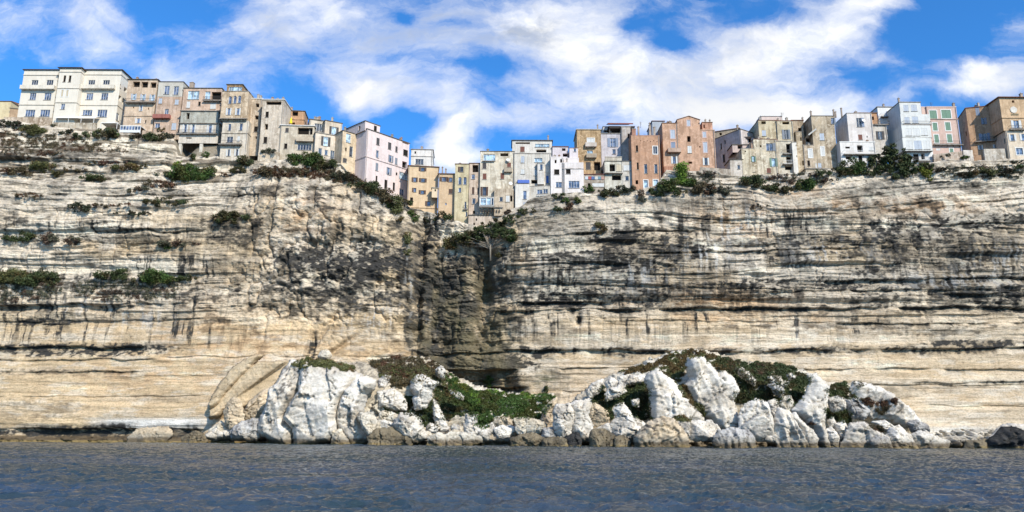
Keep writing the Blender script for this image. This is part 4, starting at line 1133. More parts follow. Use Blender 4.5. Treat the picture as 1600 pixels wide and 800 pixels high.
for (cx, cy, rx, ry, k, v) in ST + [(668, 430, 16, 80, .9, 1), (690, 500, 40, 60, 1.0, 1), (715, 560, 50, 24, 1.0, 0), (745, 450, 12, 60, .9, 1), (700, 410, 40, 24, .7, 1), (770, 545, 50, 12, 1.0, 0), (660, 470, 14, 80, 1.0, 1), (805, 470, 26, 50, .6, 1), (632, 430, 18, 50, .55, 1), (720, 480, 60, 60, .6, 1), (1010, 395, 60, 30, .7, 0), (560, 430, 90, 40, .7, 0), (950, 430, 70, 40, .5, 1), (780, 430, 16, 40, .4, 1)]:  # appended gully ellipses paint shade to make the recess look deeper
    sel = (np.abs(PX - cx) < 2.6 * rx) & (np.abs(PY - cy) < 2.6 * ry)
    e = np.exp(-((PX[sel] - cx) / rx) ** 2 - ((PY[sel] - cy) / ry) ** 2)
    nz = (vs[sel] * .65 + f3[sel] * .35) if v else (f3[sel] * .45 + f2[sel] * .35 + .2 * b1[sel])
    m = k * sstep(.42, .62, nz * .85 + e * .32)* sstep(.02, .30, e)
    DARKM[sel] = np.maximum(DARKM[sel], m)
# drips that hang from ledges everywhere on the right and upper left
drip = sstep(.53, .64, vs) * sstep(.43, .58, vs2) * sstep(.4, .6, lay(5.0, 63)) * sstep(590, 500, PY) * sstep(300, 350, PY)
DARKM = np.maximum(DARKM, .85 * drip * (1 - left_mass))
DARKM = np.maximum(DARKM, .6 * sstep(.54, .66, f2 * .8 + f3 * .2) * sstep(.5, .65, fbm(X / 16, Z / 7, 64)) * sstep(560, 480, PY))
DARKM *= (.62 + .7 * sstep(.38, .58, .6 * f2 + .4 * f3))
C = mixc(C, C * np.array((.62, .63, .65)), sstep(.50, .62, vs2) * sstep(.42, .58, f1) * sstep(560, 480, PY) * .8)
C = mixc(C, C * np.array((.55, .56, .58)), sstep(.50, .64, vs) * sstep(.50, .62, fbm(X / 12, Z / 9, 71, 3)) * sstep(600, 520, PY) * .7)
C = mixc(C, C * np.array((.36, .37, .38)), DARKM * 1.2)
C = mixc(C, black, sstep(.55, 1.1, DARKM * (.65 + .7 * f3)))
# white mineral runs
wr = sstep(.50, .68, .7 * fbm(X / .8, Z / 6, 65, 4) + .3 * f3) * .5
for (cx, cy, rx, ry) in ((200, 490, 60, 26), (120, 478, 40, 12), (1245, 520, 3, 20), (990, 430, 60, 30), (1100, 400, 40, 30), (1480, 440, 80, 14), (1300, 400, 60, 26), (640, 430, 10, 50), (600, 500, 60, 20), (1150, 350, 60, 30), (1560, 410, 50, 30)):
    C = mixc(C, np.array((.80, .78, .74)), 1.0 * wr * np.exp(-((PX - cx) / rx) ** 2 - ((PY - cy) / ry) ** 2))
# moss down the chute, tufa colours
fan = np.exp(-((X - xc2 - .5) / (fanw + .6)) ** 2) * sstep(400, 470, PY) * sstep(605, 580, PY)
C = mixc(C, np.array((.17, .13, .06)), fan * .75 * sstep(.35, .6, f2))
C = mixc(C, np.array((.30, .25, .17)), fan * sstep(.5, .6, f3) * .6)
C = mixc(C, green, sstep(.5, .62, f2) * (np.exp(-((PX - 722) / 12) ** 2 - ((PY - 500) / 26) ** 2) + .8 * np.exp(-((PX - 760) / 8) ** 2 - ((PY - 430) / 40) ** 2) + np.exp(-((PX - 855) / 16) ** 2 - ((PY - 600) / 16) ** 2)) * .8)
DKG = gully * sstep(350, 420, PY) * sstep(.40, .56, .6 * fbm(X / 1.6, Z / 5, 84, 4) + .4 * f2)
C = mixc(C, np.array((.075, .07, .06)), DKG * .85 * (1 - .6 * fan0))  # shade put into the colour so the gully reads as recessed
C = mixc(C, np.array((.16, .135, .08)), (gully * sstep(380, 440, PY) * sstep(620, 590, PY) * sstep(.36, .6, fbm(X / 4, Z / 7, 72, 4)) * .6))
C = mixc(C, C * .78, right * sstep(500, 460, PY) * sstep(.38, .55, fbm(X / 20, Z / 7, 73, 4)))
# tide band
Y = Y - (.9 + 3.2 * (fbm(X / 2.4, Z / .9, 43, 4, .6) - .42)) * sstep(1.3, .7, Z + 1.6 * (f2 - .5)) * (PX < 420)
tide = sstep(1.7, 1.1, Z + 1.0 * (f2 - .5) + .4 * (f3 - .5))
C = mixc(C, brown * (.3 + .6 * f2[..., None]), tide * .95)
C = mixc(C, np.array((.30, .22, .09)), sstep(.45, .25, Z + .3 * (f3 - .5)) * .7)
# soil and dry plants on the terraces under the houses, left
soil = sstep(.53, .6, fbm(X / 5, Z / 1.2, 66, 4)) * sstep(300, 270, PY) * sstep(360, 330, PX)
C = mixc(C, np.array((.13, .10, .07)), soil * .75)
C = np.clip(C, .02, .85)

# plateau behind the lip
rows = [(.4, .05), (2.0, .2), (6, .3), (14, .4), (40, .6), (160, -2)]
Xe = [X]; Ye = [Y]; Ze = [Z]; Ce = [C]
for dy, dz in rows:
    hump = 9.0 * np.exp(-((X[-1:] - K(308) * 1.01) / 7.0) ** 4) * sstep(1.5, 6, dy) * sstep(60, 30, dy)
    Xe.append(X[-1:]); Ye.append(Y[-1:] + dy); Ze.append(Z[-1:] + dz + hump); Ce.append(np.zeros((1, NX, 3)) + np.array((.30, .26, .20)))
Xa, Ya, Za = np.concatenate(Xe), np.concatenate(Ye), np.concatenate(Ze)
Ca = np.concatenate(Ce)
R_ = Xa.shape[0]
idx = np.arange(R_ * NX).reshape(R_, NX)
Q = np.stack([idx[:-1, :-1], idx[:-1, 1:], idx[1:, 1:], idx[1:, :-1]], -1).reshape(-1, 4)


def rock_mat(name, bump=.25, sc=1.0, wetz=True):
    def f(t, b):
        geo = t.n('ShaderNodeNewGeometry').outputs['Position']
        at_ = t.n('ShaderNodeAttribute'); at_.attribute_name = 'Col'
        n1 = t.noise(t.mapping(geo, (1, 1, 1.6)), 2.2 * sc, 8, .7, .3)
        n2 = t.noise(t.mapping(geo, (.6, .6, 3.0)), 1.7 * sc, 6, .7)
        c = t.mix(t.mr(n1, .46, .66, 0, .6), at_.outputs['Color'], t.mix(1.0, at_.outputs['Color'], (.42, .39, .35), 'MULTIPLY'))
        c = t.mix(t.mr(n2, .55, .68, 0, .35), c, t.mix(1.0, c, (.6, .5, .4), 'MULTIPLY'))
        t.put(b.inputs['Base Color'], c)
        bp = t.n('ShaderNodeBump'); bp.inputs['Strength'].default_value = .9; bp.inputs['Distance'].default_value = bump
        t.put(bp.inputs['Height'], t.math('ADD', n1, n2)); t.put(b.inputs['Normal'], bp.outputs[0])
        b.inputs['Roughness'].default_value = .9
        b.inputs['Specular IOR Level'].default_value = .1
    return pbsdf(name, f)


ROCKM = rock_mat('limestone', .28)
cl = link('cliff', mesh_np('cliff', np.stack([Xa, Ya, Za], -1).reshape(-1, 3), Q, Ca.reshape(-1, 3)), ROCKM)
cl['kind'] = 'structure'
del Xe, Ye, Ze, Ce, f1, f2, f3, vs, vs2, b1, b2, b3, DARKM, disp, S, C, Ca

# ================================================================== rocks from outlines, given real depth
WROCK = rock_mat('white_limestone', .12, 1.4)


def inside(px, pz, P):
    r = np.zeros(px.shape, bool)
    n = len(P)
    for i in range(n):
        x0, y0 = P[i]; x1, y1 = P[(i + 1) % n]
        if y0 == y1: continue
        c = ((y0 > pz) != (y1 > pz)) & (px < (x1 - x0) * (pz - y0) / (y1 - y0) + x0)
        r ^= c
    return r


def sdist(px, pz, P):
    d = np.full(px.shape, 1e9)
    n = len(P)
    for i in range(n):
        x0, y0 = P[i]; x1, y1 = P[(i + 1) % n]
        ex, ey = x1 - x0, y1 - y0
        L = ex * ex + ey * ey + 1e-9
        t = np.clip(((px - x0) * ex + (pz - y0) * ey) / L, 0, 1)
        d = np.minimum(d, np.hypot(px - x0 - t * ex, pz - y0 - t * ey))
    return np.where(inside(px, pz, P), d, -d)


def rock(view, pts, D, Tk, tone='w', seed=1, label='', name='boulder', group=None, base=None, jag=.25, kind=None, facet=1.0, ribs=0.0, lean=0.0, R=None, step=None, crust=.5, back=.7, cells=1.0):
    ox, oy, k = VW[view]
    P = []
    for (x, y) in pts:
        v = at(ox + x * k, oy + y * k, D)
        P.append((v.x, v.z))
    P = np.array(P)
    if base is not None:       # rocks standing in water go below it
        P[:, 1] = np.where(P[:, 1] < base, -1.0, P[:, 1])
    x0, z0 = P.min(0) - .6; x1, z1 = P.max(0) + .6
    size = max(x1 - x0, z1 - z0)
    step = step or min(.24, max(.1, size / 60))
    gx, gz = np.meshgrid(np.arange(x0, x1, step), np.arange(z0, z1, step))
    sd = sdist(gx, gz, P)
    sd = sd + .26 + jag * 1.3 * (fbm(gx / .9, gz / .9, seed, 4, .6) - .5) * 2 * min(1, size / 6)
    Rm = R or max(.3, min(sd.max() * .5, 1.2))
    prof = np.clip(sd / Rm, 0, 1) ** .55
    rs = np.random.RandomState(seed)
    cx, cz = (x0 + x1) / 2, (z0 + z1) / 2
    pl = None
    for i in range(7):
        a = rs.uniform(0, 2 * PI); g = rs.uniform(.15, .75) * facet * 2.2 * Tk / size
        pxx, pzz = cx + rs.uniform(-.25, .25) * size, cz + rs.uniform(-.25, .25) * size
        v = Tk * rs.uniform(.85, 1.3) - g * ((gx - pxx) * math.cos(a) + (gz - pzz) * math.sin(a))
        pl = v if pl is None else np.minimum(pl, v)
    pl = np.clip(pl, Tk * .15, Tk * 1.4)
    ns = fbm(gx / (size * .22), gz / (size * .22), seed + 3, 4) - .5
    n2 = fbm(gx / .8, gz / .6, seed + 5, 4, .6) - .5
    crk = np.abs(fbm(gx / (size * .30) + .6 * n2, gz / (size * .45), seed + 7, 3) - .5)
    # fractured blocks: every Voronoi cell is a plane of its own
    nv = int(np.clip(size * .75 * cells, 2, 10))
    wx, wz = gx + .9 * n2 * min(1, size / 5), gz + .7 * n2 * min(1, size / 5)
    e1 = np.full(gx.shape, 1e9); e2 = e1.copy(); cellh = np.zeros(gx.shape); cellc = np.zeros(gx.shape)
    for i in range(nv):
        qx, qz = rs.uniform(x0, x1), rs.uniform(z0, z1)
        ta = rs.uniform(-.9, .9); tb = rs.uniform(-.5, .5)
        dd = np.hypot((wx - qx) * 1.35 + .35 * (wz - qz), wz - qz)
        hh = rs.uniform(-.5, .5) * min(1.3, Tk * .35) + (ta * (gx - qx) + tb * (gz - qz)) * .33; cc_ = rs.uniform(.82, 1.06)
        nw = dd < e1
        e2 = np.where(nw, e1, np.minimum(e2, dd)); e1 = np.where(nw, dd, e1)
        cellh = np.where(nw, hh, cellh); cellc = np.where(nw, cc_, cellc)
    gap = np.exp(-((e2 - e1) / .15) ** 2)
    # step-like bedding and chipped facets
    tilt = rs.uniform(-.5, .5)
    bed = fbm((gz + tilt * gx + .5 * n2) / .55, gx / 6 + seed, seed + 21, 2)
    vor = np.abs(fbm(gx / 1.7 + n2, gz / 1.3, seed + 23, 3) - .5)
    chip = fbm(gx / .38, gz / .3, seed + 25, 3, .6) - .5
    sc_ = min(1, size / 6)
    th = prof * (pl + Tk * .18 * ns) + (n2 * .16 + (bed - .5) * .34 + chip * .24) * sc_ * prof - .30 * sc_ * np.exp(-vor * 60) * prof + prof * (cellh - .35 * gap * sc_) * sc_
    th = th - Tk * .22 * np.exp(-crk * 90) * prof
    if ribs:
        th = th + ribs * (vn((gx + .35 * gz) / .55 + 1.5 * ns, gz / 3.0, seed + 9) - .5) * prof
    th = np.where(sd > 0, np.maximum(th, .02), 0)
    yl = lean * (gz - z0)
    Yf, Yb = D - th + yl, D + np.where(sd > 0, prof * Tk * back, 0) + yl
    # colour
    pal = {'s': ((.72, .57, .38), (.60, .46, .29)), 'w': ((.78, .725, .64), (.58, .52, .44)), 't': ((.66, .53, .37), (.50, .40, .28)), 'g': ((.50, .48, .45), (.33, .31, .29)), 'b': ((.22, .18, .12), (.12, .10, .07)),
           'd': ((.07, .067, .064), (.04, .04, .04)), 'c': ((.70, .64, .53), (.56, .47, .34)), 'e': ((.20, .16, .10), (.12, .10, .06))}[tone]
    c0, c1 = np.array(pal[0]), np.array(pal[1])
    m1 = fbm(gx / (size * .3), gz / (size * .3), seed + 11, 4)
    m2 = fbm(gx / .6, gz / .45, seed + 13, 4, .6)
    C = mixc(np.zeros(gx.shape + (3,)) + c0, c1, sstep(.45, .65, m1) * .8)
    C = mixc(C, C * .60, sstep(.53, .66, m2) * (crust + .15))
    C = C * cellc[..., None]
    if tone in 'wct': C = mixc(C, np.array((.62, .53, .40)), sstep(.5, .68, fbm(gx / 1.8, gz / 1.4, seed + 31, 4)) * .35)
    C = mixc(C, C * .42, gap * .45 * sc_)
    C = mixc(C, C * .50, np.exp(-crk * 60) * .8)
    C = mixc(C, C * .72, sstep(.60, .75, bed) * .5)
    C = mixc(C, np.array((.10, .09, .08)), sstep(.60, .68, m2 * .6 + m1 * .4) * crust)
    wl = gz + 1.1 * (m1 - .5) + .5 * (m2 - .5)
    if tone in 'wcgt':
        C = mixc(C, np.array((.30, .27, .22)), sstep(2.6, 1.6, wl) * (.3 + .6 * m1))
        C = mixc(C, np.array((.13, .10, .065)), sstep(1.5, .9, wl) * .9)
    C = mixc(C, np.array((.26, .19, .08)), sstep(.5, .25, wl) * .6)
    C = np.clip(C, .02, .86)
    # mesh
    ok = sd > 0
    cell = ok[:-1, :-1] | ok[1:, :-1] | ok[:-1, 1:] | ok[1:, 1:]
    nz_, nx_ = gx.shape
    idf = np.arange(nz_ * nx_).reshape(nz_, nx_)
    idb = np.where(ok, idf + nz_ * nx_, idf)
    def quads(ix): return np.stack([ix[:-1, :-1], ix[:-1, 1:], ix[1:, 1:], ix[1:, :-1]], -1)[cell]
    q = np.concatenate([quads(idf), quads(idb)[:, ::-1]])
    V = np.concatenate([np.stack([gx, Yf, gz], -1).reshape(-1, 3), np.stack([gx, Yb, gz], -1).reshape(-1, 3)])
    CC = np.concatenate([C.reshape(-1, 3)] * 2)
    used = np.unique(q)
    rm = np.full(len(V), -1); rm[used] = np.arange(len(used))
    org = np.array((cx, D, max(z0, -1)))
    me = mesh_np(name, V[used] - org, rm[q], CC[used])
    o = link(name, me, WROCK, None, tuple(org))
    if kind: o['kind'] = kind
    else: tag(o, label, 'rock', group)
    return o


# earth and scree mounds behind the fallen blocks
rock(0, [(445, 575), (500, 566), (560, 569), (630, 559), (668, 561), (700, 583), (745, 606), (790, 614), (830, 622), (862, 618), (868, 650), (850, 700), (420, 700), (415, 640)], 187, 9, 'c', 201, name='hill', kind='structure', R=7, lean=.0, facet=.3, base=1, jag=.5)
rock(0, [(880, 640), (922, 606), (975, 580), (1020, 562), (1060, 550), (1092, 548), (1150, 563), (1200, 572), (1250, 577), (1285, 600), (1340, 602), (1395, 622), (1430, 655), (1490, 700), (860, 705)], 186, 9, 'c', 202, name='hill', kind='structure', R=7, facet=.3, base=1, jag=.5)
# scree shore that joins everything just above the waterline
rock(0, [(590, 684), (640, 672), (700, 674), (760, 674), (850, 670), (960, 672), (1300, 680), (1460, 684), (1500, 676), (1620, 676), (1700, 690), (1700, 712), (590, 700)], 180, 5, 'c', 203, name='rocky_shore', kind='structure', R=2.5, facet=.2, base=1.2, jag=1.4)
RK = [
 (11, [(525, 140), (600, 160), (640, 200), (600, 300), (560, 380), (490, 480), (500, 560), (545, 590), (545, 668), (400, 664), (310, 600), (325, 530), (370, 430), (390, 330), (440, 290), (490, 200)], 181, 4.5, 'w', 'great white leaning rock at the left, its grey flank undercut by the sea', dict(ribs=.5, crust=.8)),
 (11, [(600, 150), (700, 160), (800, 180), (900, 200), (990, 240), (930, 320), (860, 400), (835, 480), (838, 600), (795, 668), (560, 678), (545, 590), (485, 520), (510, 450), (580, 340), (590, 230)], 178, 5.5, 'w', 'broad bright white rock face standing in the sea, widest of the left headland', dict(crust=.25)),
 (11, [(880, 330), (960, 250), (1050, 258), (1085, 290), (1062, 330), (1020, 355), (1010, 400), (1000, 480), (970, 510), (1000, 600), (1040, 660), (930, 676), (850, 600), (835, 560), (838, 460)], 177, 4, 'w', 'white rock with a sloping crown right of the broad left face', dict(crust=.3)),
 (11, [(0, 470), (60, 400), (130, 330), (200, 240), (300, 160), (460, 150), (520, 150), (470, 230), (400, 300), (300, 360), (230, 420), (190, 455), (100, 430), (60, 500), (0, 520)], 191.2, .55, 's', 'long tan slab of cliff rock leaning left of the great white rock', dict(crust=.0, cells=.2, R=.5, facet=.5)),
 (11, [(0, 400), (60, 300), (150, 190), (260, 120), (330, 110), (220, 230), (110, 340), (50, 420), (0, 460)], 191.7, .4, 's', 'upper tan slab of cliff rock lying parallel above the long leaning one', dict(crust=.0, cells=.2, R=.5, facet=.5)),
 (11, [(985, 480), (1060, 490), (1100, 560), (1098, 610), (1045, 645), (1000, 585), (968, 512)], 174, 2.6, 'c', 'rounded cream block leaning across a dark crack at the foot of the left headland', {}),
 (11, [(800, 610), (850, 600), (930, 676), (800, 680)], 174.5, 1.6, 'c', 'small low cream block at the waterline below the broad white left face', {}),
 (11, [(150, 388), (180, 400), (205, 460), (212, 540), (170, 580), (130, 588), (95, 545), (88, 470), (115, 420)], 184, 1.8, 't', 'pointed tan stone standing upright at the far left of the headland', dict(crust=.2)),
 (11, [(125, 612), (180, 560), (280, 522), (315, 540), (330, 600), (300, 665), (140, 660)], 182, 2.5, 'g', 'grey finely ribbed low rock left of the great leaning rock', dict(ribs=.6)),
 (11, [(210, 500), (250, 420), (330, 350), (385, 328), (392, 420), (340, 500), (300, 540), (225, 530)], 187, 2, 't', 'tan leaning slab between the cliff and the left white rock', dict(crust=.3)),
 (11, [(1108, 492), (1140, 477), (1235, 504), (1228, 546), (1110, 530)], 175, 1.3, 'c', 'flat cream block lying tilted among rubble', dict(crust=.2)),
 (11, [(1100, 545), (1140, 532), (1200, 560), (1205, 600), (1105, 600)], 174.5, 1.2, 'w', 'small broken white rock under the tilted flat block', {}),
 (11, [(1230, 530), (1290, 500), (1310, 560), (1290, 610), (1225, 600)], 174.6, 1.2, 'w', 'small white rock right of the tilted flat block', {}),
 (11, [(1040, 645), (1090, 600), (1200, 588), (1270, 615), (1320, 650), (1310, 690), (1040, 690)], 172, 2, 'b', 'low brown wave washed ledge below the rubble of the left headland', dict(ribs=.4)),
 (12, [(180, 280), (215, 240), (260, 238), (310, 270), (350, 290), (320, 330), (300, 400), (270, 448), (205, 456), (195, 390), (215, 370), (180, 330)], 177.6, 2.4, 'w', 'tall pale outcrop set in the dark scrub of the left mound', dict(crust=.2)),
 (12, [(-40, 350), (60, 330), (112, 370), (142, 420), (142, 466), (80, 462), (-30, 440)], 178, 2, 'w', 'white outcrop at the left of the mound, above the tilted block', {}),
 (12, [(-30, 270), (10, 240), (35, 245), (50, 290), (20, 320), (-30, 320)], 180, 1.2, 'w', 'small white outcrop high on the left mound', {}),
 (12, [(345, 205), (375, 180), (400, 215), (388, 255), (350, 238)], 181.5, 1.2, 'w', 'small white rock near the crest of the left mound', {}),
 (12, [(440, 340), (470, 345), (520, 378), (515, 400), (480, 390), (445, 360)], 179, .8, 'w', 'thin white rock half hidden in the green slope', {}),
 (12, [(62, 560), (110, 495), (180, 490), (230, 530), (258, 590), (285, 650), (200, 672), (130, 660), (90, 600)], 172.6, 2.4, 'w', 'white dome shaped rock with a grey foot at the shore of the left mound', {}),
 (12, [(325, 400), (345, 420), (390, 520), (425, 590), (360, 620), (335, 520)], 177, 1.3, 'w', 'pale steep gully strip between two dark shrubs', dict(crust=.3)),
 (12, [(530, 600), (545, 500), (608, 505), (600, 560), (640, 600), (610, 645), (540, 640)], 173.6, 1.7, 'w', 'upright white rock with a notched top, middle of the shore', {}),
 (12, [(665, 572), (710, 556), (725, 600), (690, 630), (660, 610)], 173.8, 1.1, 'w', 'round white rock right of the notched one', {}),
 (12, [(610, 600), (650, 590), (690, 620), (680, 660), (620, 650)], 172.6, 1.1, 'w', 'squat white rock below the round one', {}),
 (12, [(730, 590), (780, 570), (830, 600), (820, 640), (750, 650)], 173, 1.1, 'w', 'low white rock heap by the water left of the big flat topped block', {}),
 (12, [(735, 550), (760, 520), (820, 510), (840, 560), (790, 590)], 175.6, 1.6, 't', 'tan rock half under the green slope', {}),
 (12, [(860, 530), (880, 520), (965, 530), (1030, 540), (1062, 570), (1030, 612), (940, 632), (880, 618)], 172.4, 2.2, 'c', 'flat topped pale block with a turf cap, centre of the shore', dict(crust=.3)),
 (12, [(400, 640), (440, 620), (560, 625), (640, 650), (640, 675), (400, 680)], 171.5, 1.4, 'c', 'long low pale ledge at the water, middle of the shore', {}),
 (12, [(290, 650), (350, 620), (410, 640), (410, 680), (290, 685)], 171.6, 1.4, 'c', 'low cream rock right of the dome shaped rock', {}),
 (12, [(840, 658), (900, 630), (1000, 626), (1052, 660), (1045, 700), (850, 700)], 169, 1.8, 'b', 'flat wet brown rock awash at the centre of the shore', dict(ribs=.3)),
 (12, [(1050, 662), (1120, 650), (1220, 665), (1225, 700), (1045, 705)], 168.5, 1.4, 'b', 'low wet brown ledge right of the flat wet rock', dict(ribs=.3)),
 (12, [(1045, 590), (1110, 585), (1150, 630), (1165, 655), (1040, 655)], 171, 1.5, 'g', 'small grey rock left of the two white pillars', {}),
 (13, [(-10, 560), (-10, 480), (30, 420), (80, 385), (85, 440), (70, 500), (60, 590), (10, 600)], 178, 1.5, 't', 'tan rock shoulder under the green bush, left of the two white pillars', {}),
 (13, [(65, 480), (85, 440), (160, 430), (192, 470), (192, 560), (160, 622), (110, 648), (70, 592)], 170, 2.2, 'w', 'left of the two white pillars of rock', dict(crust=.15, R=1.5)),
 (13, [(178, 430), (210, 410), (265, 412), (300, 400), (306, 450), (290, 500), (312, 570), (308, 655), (240, 664), (190, 612), (196, 530), (200, 500)], 170.6, 2.2, 'w', 'right of the two white pillars of rock', dict(crust=.15, R=1.5)),
 (13, [(288, 490), (308, 440), (340, 428), (400, 468), (430, 522), (422, 547), (350, 567), (310, 546)], 171.4, 2.2, 't', 'smooth tan and white boulder right of the white pillars', dict(crust=.15)),
 (13, [(460, 470), (480, 435), (520, 424), (560, 480), (600, 560), (642, 602), (600, 645), (500, 656), (460, 640), (440, 560), (482, 520)], 170, 2.6, 'w', 'white rock shaped like a hooded figure, before the dark scrub', dict(crust=.3)),
 (13, [(350, 592), (420, 558), (470, 570), (480, 640), (380, 612)], 170.6, 1.4, 'w', 'low white rock at the left foot of the hooded rock', {}),
 (13, [(560, 540), (600, 520), (660, 560), (665, 610), (630, 600)], 172, 1.2, 'w', 'thin white rock at the right foot of the hooded rock', {}),
 (13, [(670, 270), (700, 220), (745, 198), (790, 240), (870, 300), (940, 390), (1000, 470), (1044, 530), (960, 545), (860, 550), (720, 545), (704, 470), (700, 350)], 171.5, 3.2, 'w', 'great sloping white slab, its top pointed, middle of the right headland', dict(crust=.1, facet=.6, ribs=.35)),
 (13, [(935, 180), (950, 130), (1040, 124), (1090, 170), (1140, 235), (1180, 213), (1240, 255), (1280, 330), (1240, 400), (1292, 570), (1250, 605), (1160, 605), (1100, 545), (1060, 500), (1000, 420), (930, 310), (962, 260)], 174.5, 4, 'w', 'tallest white rock wall of the right headland, pitted and capped with scrub', dict(crust=.2, ribs=.4)),
 (13, [(862, 535), (950, 540), (957, 642), (900, 622)], 169, 1.5, 'w', 'small white rock between the big brown boulder and its white neighbour', dict(crust=.2)),
 (13, [(962, 545), (1100, 540), (1158, 600), (1112, 668), (968, 658)], 168.6, 2, 'w', 'square white rock with a flat top at the shore of the right headland', dict(crust=.1)),
 (13, [(600, 640), (650, 590), (700, 545), (760, 522), (850, 528), (900, 590), (942, 640), (948, 712), (690, 715), (610, 700)], 164, 3.2, 't', 'big rough brown boulder standing in the water, centre right', dict(crust=1.0, ribs=.5)),
 (13, [(302, 640), (320, 600), (400, 598), (462, 640), (470, 700), (310, 700)], 167, 2, 'b', 'dark brown rounded rock in the water below the tan boulder', dict(ribs=.4)),
 (13, [(470, 650), (520, 640), (560, 670), (560, 705), (465, 705)], 166, 1.2, 'b', 'small dark brown rock in the water left of the big rough boulder', {}),
 (13, [(150, 655), (215, 618), (236, 650), (232, 695), (165, 695)], 166.8, 1.1, 'd', 'blackish small rock in the water before the white pillars', {}),
 (13, [(-10, 665), (60, 655), (150, 660), (160, 695), (-10, 700)], 167, 1.3, 'b', 'low brown wet ledge before the left white pillar', {}),
 (13, [(1115, 650), (1150, 610), (1240, 588), (1340, 608), (1375, 650), (1390, 712), (1130, 712)], 165, 2.6, 'g', 'grey brown ribbed dome in the water, right of the square white rock', dict(ribs=.8, crust=1)),
 (13, [(405, 290), (440, 253), (478, 280), (472, 312), (420, 330)], 177, 1.2, 'w', 'small white rock high at the left end of the right headland', {}),
 (13, [(405, 372), (430, 330), (532, 303), (534, 342), (480, 372), (410, 404)], 175.6, 1.4, 'w', 'white wedge of rock below the small high one', {}),
 (13, [(285, 350), (320, 295), (388, 268), (372, 330), (300, 392)], 178.4, 1.3, 'w', 'leftmost white slab of the right headland, curved along its edge', {}),
 (13, [(490, 250), (590, 245), (680, 250), (690, 280), (500, 302)], 178.6, 1.2, 'w', 'pale ragged rock strip just under the left crest of the right headland', {}),
 (13, [(578, 405), (620, 398), (618, 442), (588, 432)], 173.6, .7, 'w', 'tiny white rock in the middle of the dark scrub', {}),
 (14, [(155, 490), (190, 430), (260, 400), (325, 418), (355, 500), (388, 630), (385, 668), (250, 662), (150, 585)], 169.5, 3, 'w', 'rounded white rock with a spot of scrub, right of the tallest wall', dict(crust=.2)),
 (14, [(340, 420), (382, 398), (402, 440), (372, 532), (350, 480)], 172, 1.2, 'w', 'narrow white shard standing between two rounded rocks', {}),
 (14, [(370, 560), (410, 458), (470, 478), (520, 540), (582, 630), (610, 705), (415, 708), (380, 620)], 168, 2.8, 'w', 'white rock with dark fluted folds down its left side', dict(ribs=1.0, crust=.35)),
 (14, [(480, 510), (510, 492), (562, 550), (622, 600), (655, 650), (655, 700), (605, 700), (560, 600)], 167.6, 1.3, 'w', 'slim tilted white slab leaning beside the fluted rock', dict(crust=.2)),
 (14, [(500, 470), (580, 380), (622, 290), (600, 235), (650, 233), (700, 280), (732, 312), (716, 400), (700, 520), (738, 705), (655, 708), (640, 600), (560, 520)], 171.4, 3.4, 'w', 'tall tapering white rock ending the main wall of the right headland', dict(crust=.3, ribs=.3)),
 (14, [(410, 440), (430, 388), (480, 378), (502, 440), (480, 502), (440, 480)], 172.4, 1.4, 'c', 'cream rock tucked above the fluted rock', {}),
 (14, [(880, 332), (900, 290), (970, 298), (1060, 318), (1150, 368), (1230, 430), (1290, 480), (1340, 560), (1240, 575), (1150, 525), (1000, 512), (950, 450), (930, 380)], 176, 3.2, 'w', 'long white whaleback rock sloping down to the right', dict(crust=.5)),
 (14, [(730, 400), (800, 378), (842, 400), (842, 462), (760, 475)], 173.8, 1.5, 'w', 'pale rock between two dark bushes, left of the whaleback', {}),
 (14, [(850, 400), (900, 388), (960, 440), (1002, 480), (960, 524), (888, 514)], 173.4, 1.7, 'g', 'grey rock with black cracks at the left end of the whaleback', dict(crust=.9)),
 (14, [(733, 540), (760, 518), (777, 560), (750, 582)], 170.6, .8, 'w', 'little round white stone above the egg shaped one', {}),
 (14, [(723, 600), (750, 583), (802, 640), (792, 700), (735, 700)], 169.4, 1.4, 'w', 'egg shaped white rock at the waterline, right headland', {}),
 (14, [(780, 560), (830, 542), (862, 600), (852, 660), (800, 668)], 170.2, 1.4, 'w', 'white rock standing right of the egg shaped one', {}),
 (14, [(800, 695), (860, 618), (882, 560), (960, 550), (1040, 600), (1122, 650), (1155, 700), (1100, 718), (820, 715)], 168, 2.6, 'w', 'wide white rock with a dark tide line, below the whaleback', dict(crust=.3)),
 (14, [(1015, 670), (1060, 638), (1120, 648), (1132, 695), (1080, 716), (1025, 710)], 165.8, 1.5, 'g', 'round grey boulder at the waterline below the whaleback', dict(crust=.9)),
 (14, [(1030, 545), (1100, 538), (1162, 580), (1155, 625), (1080, 592)], 172, 1.3, 'w', 'white tilted plate under the whaleback', {}),
 (14, [(130, 190), (165, 192), (215, 225), (250, 275), (245, 300), (200, 275), (150, 235)], 176.5, 1.3, 'w', 'small white outcrop on the upper slope of the right mound, in dark scrub', dict(cells=.5)),
 (14, [(340, 255), (390, 245), (430, 280), (470, 285), (455, 305), (400, 300), (355, 290)], 174.6, 1.1, 'w', 'low white outcrop in the middle of the large dark scrub', {}),
 (14, [(465, 235), (495, 230), (510, 250), (480, 265)], 175.6, .9, 'w', 'tiny white outcrop near the right end of the large dark scrub', {}),
 (14, [(345, 300), (390, 300), (440, 345), (410, 380), (380, 350)], 173.8, 1.0, 'g', 'grey outcrop showing through the large dark scrub', {}),
 (15, [(190, 560), (255, 548), (330, 610), (405, 690), (395, 712), (180, 712), (165, 640)], 169, 2, 'w', 'white rock with a brown foot, below the right end of the whaleback', {}),
 (15, [(322, 525), (380, 503), (462, 540), (480, 582), (350, 584)], 173, 1.4, 'g', 'flat grey slab at the right end of the whaleback', {}),
